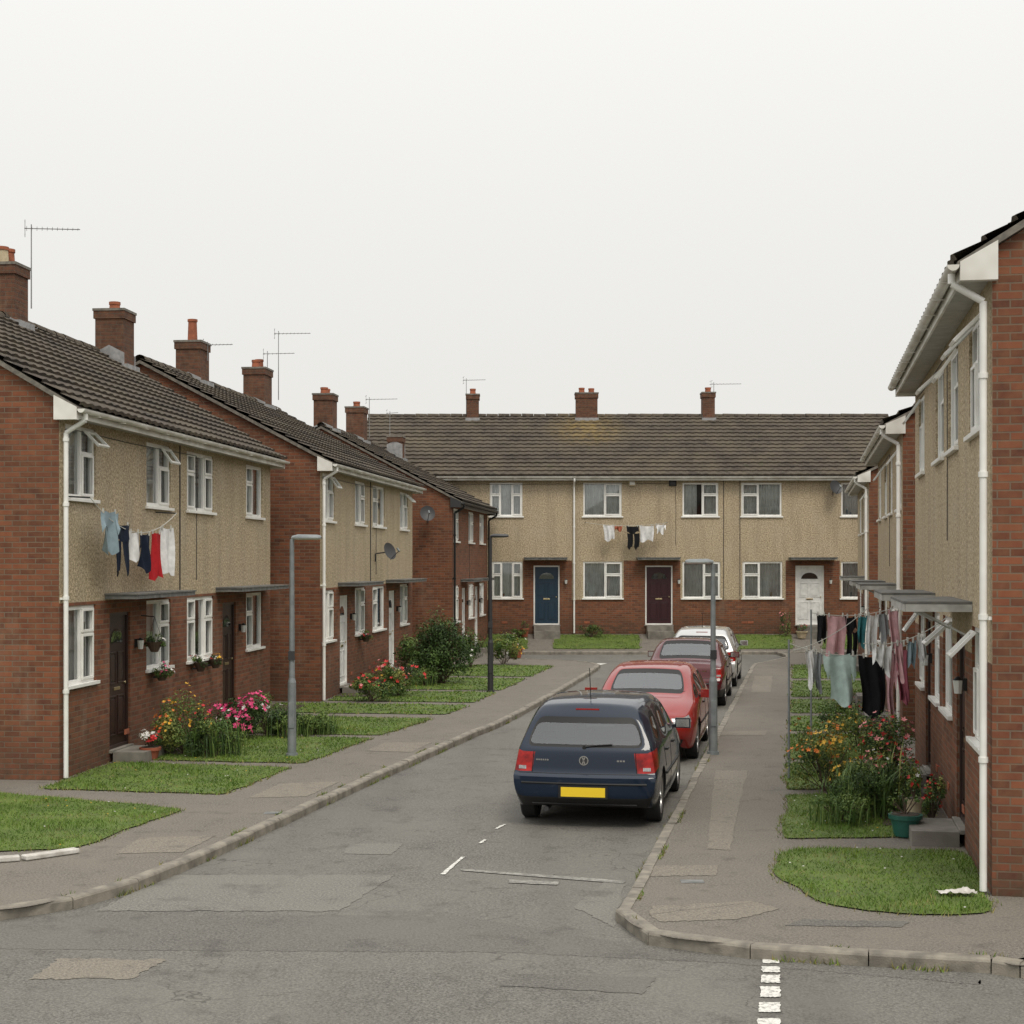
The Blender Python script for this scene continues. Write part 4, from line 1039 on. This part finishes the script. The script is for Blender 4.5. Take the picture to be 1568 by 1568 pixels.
    body.modifiers.clear(); body.data = nm; nm.set_sharp_from_angle(angle=math.radians(40))
    bpy.data.objects.remove(cut)
    body.parent = E
    tree = BVHTree.FromPolygons([v.co.copy() for v in nm.vertices], [tuple(p.vertices) for p in nm.polygons])
    def rear(x, z, o=.003):
        hit = tree.ray_cast(Vector((x, -1, z)), Vector((0, 1, 0)))[0]
        return (x, (hit.y if hit else .1)-o, z)
    def front(x, z, o=.003):
        hit = tree.ray_cast(Vector((x, L+1, z)), Vector((0, -1, 0)))[0]
        return (x, (hit.y if hit else L)+o, z)
    def side(sx, y, z, o=.002):
        hit = tree.ray_cast(Vector((sx*2, y, z)), Vector((-sx, 0, 0)))[0]
        return ((hit.x if hit else sx*.86)+sx*o, y, z)
    for wi, ya in enumerate(spec['axles']):
        for sx in (1, -1):
            w = MB(); xo = sx*.845; xi = sx*.66
            prof = [(xi, .20), (xi, .29), (xi+sx*.02, .308), (xo-sx*.02, .308), (xo, .29), (xo-sx*.004, .215)]
            rows = [[(px_, ya+r*math.cos(a), .308+r*math.sin(a)) for a in [2*math.pi*q/28 for q in range(29)]] for px_, r in prof]
            w.grid(rows, 'tyre')
            w.grid([[(px_, ya+r*math.cos(a), .308+r*math.sin(a)) for a in [2*math.pi*q/28 for q in range(29)]] for px_, r in ((xo-sx*.004, .215), (xo-sx*.02, .195), (xo-sx*.05, .19))], 'rim')
            w.cyl((xo-sx*.09, ya, .308), (xo-sx*.085, ya, .308), .2, .2, 'black_plastic', 24)
            w.cyl((xi+sx*.03, ya, .308), (xi+sx*.035, ya, .308), .2, .2, 'black_plastic', 24)
            for q in range(7):
                a = q*2*math.pi/7; M = Matrix.Translation((xo-sx*.035, ya, .308)) @ Matrix.Rotation(a, 4, 'X')
                w.box(-.014, .014, -.022, .022, .03, .195, 'rim', M)
            w.cyl((xo-sx*.05, ya, .308), (xo-sx*.01, ya, .308), .06, .05, 'rim', 14)
            w.build('wheel_%d' % (wi*2+(1 if sx > 0 else 2)), E, smooth=35)
    it = MB(); f0 = Yt[3][0]
    for sx in (.36, -.36):
        M = Matrix.Translation((sx, f0+.1, .35)) @ Matrix.Rotation(.18, 4, 'X')
        it.box(-.23, .23, -.07, .07, 0, .62, 'seat', M); it.box(-.13, .13, -.05, .05, .66, .84, 'seat', M)
        it.box(sx-.25, sx+.25, f0+.1, f0+.6, .28, .42, 'seat')
    it.box(-.6, .6, f0-.85, f0-.72, .35, .93, 'seat')
    for sx in (.36, -.36): it.box(sx-.13, sx+.13, f0-.84, f0-.74, .95, 1.12, 'seat')
    it.box(-.66, .66, Yt[4][0]+.12, Yt[4][0]+.42, .6, .92, 'seat')
    it.cyl((.36, Yt[4][0]+.05, .90), (.36, Yt[4][0]+.03, .92), .17, .17, 'seat', 20)
    it.box(-.12, .12, Yt[4][0]-.18, Yt[4][0]-.15, 1.24, 1.31, 'black_plastic')
    it.build('seats', E, bevel=.03)
    d = MB()
    hatch = spec['rear_strip'][0] == 'col'
    ys = rear(0, .44)[1]
    M = Matrix.Translation((0, ys-.004, .44)) @ Matrix.Rotation(-.03, 4, 'X')
    d.box(-.29, .29, -.006, .03, -.075, .075, 'black_plastic', M)
    d.box(-.26, .26, -.012, -.0065, -.055, .055, 'plate_yellow', M)
    if not hatch:
        for i in range(7):
            x = -.20+i*.062+(.02 if i > 3 else 0); d.box(x, x+.035, -.0145, -.0125, -.032, .032, 'plate_text', M)
    if not toward:
        ye = rear(0, .80)[1]
        d.cyl((0, ye+.02, .80), (0, ye-.008, .80), .056, .056, 'chrome', 20); d.cyl((0, ye-.009, .80), (0, ye-.012, .80), .044, .044, 'dark_metal', 20)
        for a in (-.35, .35): 
            M = Matrix.Translation((0, ye-.014, .80)) @ Matrix.Rotation(a, 4, 'Y'); d.box(-.007, .007, -.004, .001, -.040, .040, 'chrome', M)
    def rline(pts, r, k, o=.0):
        P = []
        for a, b in zip(pts[:-1], pts[1:]):
            for j in range(8): t = j/8; P.append(rear(lerp(a[0], b[0], t), lerp(a[1], b[1], t), o))
        P.append(rear(*pts[-1], o)); d.tube(P, r, k, 5)
    zt_ = .60
    rline([(-.78, zt_+.045), (.78, zt_+.045)], .005, 'black_plastic')
    rline([(-.74, .535), (.74, .535)], .013, 'black_plastic')
    rline([(-.62, .655), (-.60, .90)], .005, 'black_plastic'); rline([(.62, .655), (.60, .90)], .005, 'black_plastic')
    rline([(-.62, .285), (.62, .285)], .016, 'black_plastic')
    for i in range(6):
        p = rear(-.56+i*.026, .80); d.box(p[0]-.009, p[0]+.008, p[1]-.003, p[1]+.01, .79, .808, 'chrome')
    for i in range(3):
        p = rear(.40+i*.034, .80); d.box(p[0]-.012, p[0]+.012, p[1]-.003, p[1]+.01, .79, .81, 'chrome')
    for sx in (1, -1):
        for q in range(5):
            p = rear(sx*(.70+q*.018), .705, .004); d.box(p[0]-.008, p[0]+.008, p[1]-.002, p[1]+.02, .685, .725, 'headlight')
    if hatch:
        a = rear(0, .955, .012); b = rear(.16, .975, .014); c = rear(.33, .985, .014)
        d.tube([a, b, c], .009, 'black_plastic', 6)
        d.cyl((0, a[1]+.03, .95), (0, a[1]-.01, .95), .022, .022, 'black_plastic', 10)
        p = rear(0, 1.375, .003); d.box(-.14, .14, p[1]-.008, p[1]+.02, 1.364, 1.380, 'taillight')
        d.tube([(0, .62, 1.46), (0, .50, 1.85)], .005, 'black_plastic', 5)
    ym = Yt[4][0]+.02
    for sx in (1, -1):
        M = Matrix.Translation((sx*.95, ym+.05, .99))
        d.box(-.10, .10, -.04, .05, -.065, .065, paint, M); d.box(-.085, .085, -.046, -.041, -.052, .052, 'chrome', M)
        d.box(min(sx*.82, sx*.87), max(sx*.82, sx*.87), ym+.01, ym+.08, .93, .97, 'black_plastic')
    def sline(sx, pts, r, k, o=.0):
        P = []
        for a, b in zip(pts[:-1], pts[1:]):
            for j in range(6): t = j/6; P.append(side(sx, lerp(a[0], b[0], t), lerp(a[1], b[1], t), o))
        P.append(side(sx, *pts[-1], o)); d.tube(P, r, k, 5)
    for sx in (1, -1):
        for yh in (Yt[2][0]+.22, Yt[3][0]+.28):
            p = side(sx, yh+.08, .81); d.box(min(p[0]-.01, p[0]+sx*.018), max(p[0]+.01, p[0]+sx*.018), yh, yh+.16, .80, .825, 'black_plastic')
        sline(sx, [(spec['axles'][0]+.40, .53), (spec['axles'][1]-.40, .53)], .018, 'black_plastic')
        sline(sx, [(Yt[3][0], .26), (Yt[3][0]-.0, .90)], .004, 'black_plastic')
        sline(sx, [(Yt[4][0]+.28, .26), (Yt[4][0]+.32, .88)], .004, 'black_plastic')
        sline(sx, [(Yt[2][0]+.12, .62), (Yt[2][0]-.02, .90)], .004, 'black_plastic')
    d.cyl((-.45, .02, .22), (-.45, .3, .22), .03, .03, 'dark_metal', 10)
    yf = front(0, .67)[1]
    d.box(-.40, .40, yf-.06, yf+.004, .63, .70, 'black_plastic'); yp = front(0, .44)[1]; d.box(-.26, .26, yp-.02, yp+.008, .38, .49, 'plate_white')
    for i in range(7):
        x = -.20+i*.062; d.box(x, x+.035, yp+.0085, yp+.010, .405, .465, 'plate_text')
    yp = front(0, .31)[1]; d.box(-.45, .45, yp-.08, yp+.004, .28, .35, 'black_plastic')
    d.cyl((0, yf-.03, .67), (0, yf+.012, .67), .045, .045, 'chrome', 16)
    for sx in (.3, -.25): d.tube([(sx, Yt[5][0]-.02, 1.0), (sx-.4, Yt[5][0]-.12, 1.04)], .008, 'black_plastic', 5)
    d.build('trim', E, smooth=35)
    return E
hg = math.atan(.188)
car('parked_hatchback_car', .84, 18.35, hg, HATCH, 'paint_blue')
car('parked_saloon_car', 1.98, 24.3, hg, sedan(), 'paint_red', toward=True)
car('parked_saloon_car', 3.66, 33.4, hg, sedan(), 'paint_maroon', dark_bumper=True)
car('parked_hatchback_car', 4.68, 38.8, hg, HATCH, 'paint_silver')

# ------------------------------------------------------------------ sky, sun, camera
w = bpy.data.worlds.new('World'); scene.world = w; w.use_nodes = True; nt = w.node_tree; nt.nodes.clear()
out = N(nt, 'ShaderNodeOutputWorld'); mxs = N(nt, 'ShaderNodeMixShader'); mxs.inputs[0].default_value = .05
b1 = N(nt, 'ShaderNodeBackground'); b2 = N(nt, 'ShaderNodeBackground'); b2.inputs[1].default_value = .1
sky = N(nt, 'ShaderNodeTexSky', sky_type='NISHITA'); sky.sun_disc = False; sky.sun_elevation = math.radians(55); sky.sun_rotation = math.radians(160); sky.dust_density = 4
nt.links.new(sky.outputs[0], b2.inputs[0])
tc = N(nt, 'ShaderNodeTexCoord'); sp = N(nt, 'ShaderNodeSeparateXYZ'); nt.links.new(tc.outputs['Generated'], sp.inputs[0])
zc = N(nt, 'ShaderNodeMath', operation='MAXIMUM'); nt.links.new(sp.outputs[2], zc.inputs[0]); zc.inputs[1].default_value = 0
z2_ = N(nt, 'ShaderNodeMath', operation='POWER'); nt.links.new(zc.outputs[0], z2_.inputs[0]); z2_.inputs[1].default_value = 1.8
lum = N(nt, 'ShaderNodeMath', operation='MULTIPLY_ADD'); nt.links.new(z2_.outputs[0], lum.inputs[0]); lum.inputs[1].default_value = 1.0; lum.inputs[2].default_value = .845
tint = mix(nt, ramp(nt, zc.outputs[0], 0, .4), (1.0, .985, .935), (1.0, .99, .962))
nt.links.new(tint, b1.inputs[0]); nt.links.new(lum.outputs[0], b1.inputs[1])
nt.links.new(b1.outputs[0], mxs.inputs[1]); nt.links.new(b2.outputs[0], mxs.inputs[2]); nt.links.new(mxs.outputs[0], out.inputs[0])

sd = bpy.data.lights.new('sun', 'SUN'); sd.energy = 1.45; sd.angle = math.radians(20); sd.color = (1, .93, .82)
so = bpy.data.objects.new('sun', sd); ROOTCOL.objects.link(so)
el_, az = math.radians(55), math.radians(160)
dv = Vector((math.sin(az)*math.cos(el_), math.cos(az)*math.cos(el_), math.sin(el_)))
so.rotation_euler = dv.to_track_quat('Z', 'Y').to_euler()

cd = bpy.data.cameras.new('camera'); cam = bpy.data.objects.new('camera', cd); ROOTCOL.objects.link(cam)
cam.location = (0, 0, CAMH); cam.rotation_euler = (math.radians(90), 0, 0)
cd.sensor_width = 36; cd.lens = 36*2400/1568; cd.shift_y = 76/1568; cd.clip_end = 3000
scene.camera = cam
scene.view_settings.view_transform = 'Standard'; scene.view_settings.look = 'None'; scene.view_settings.exposure = 0
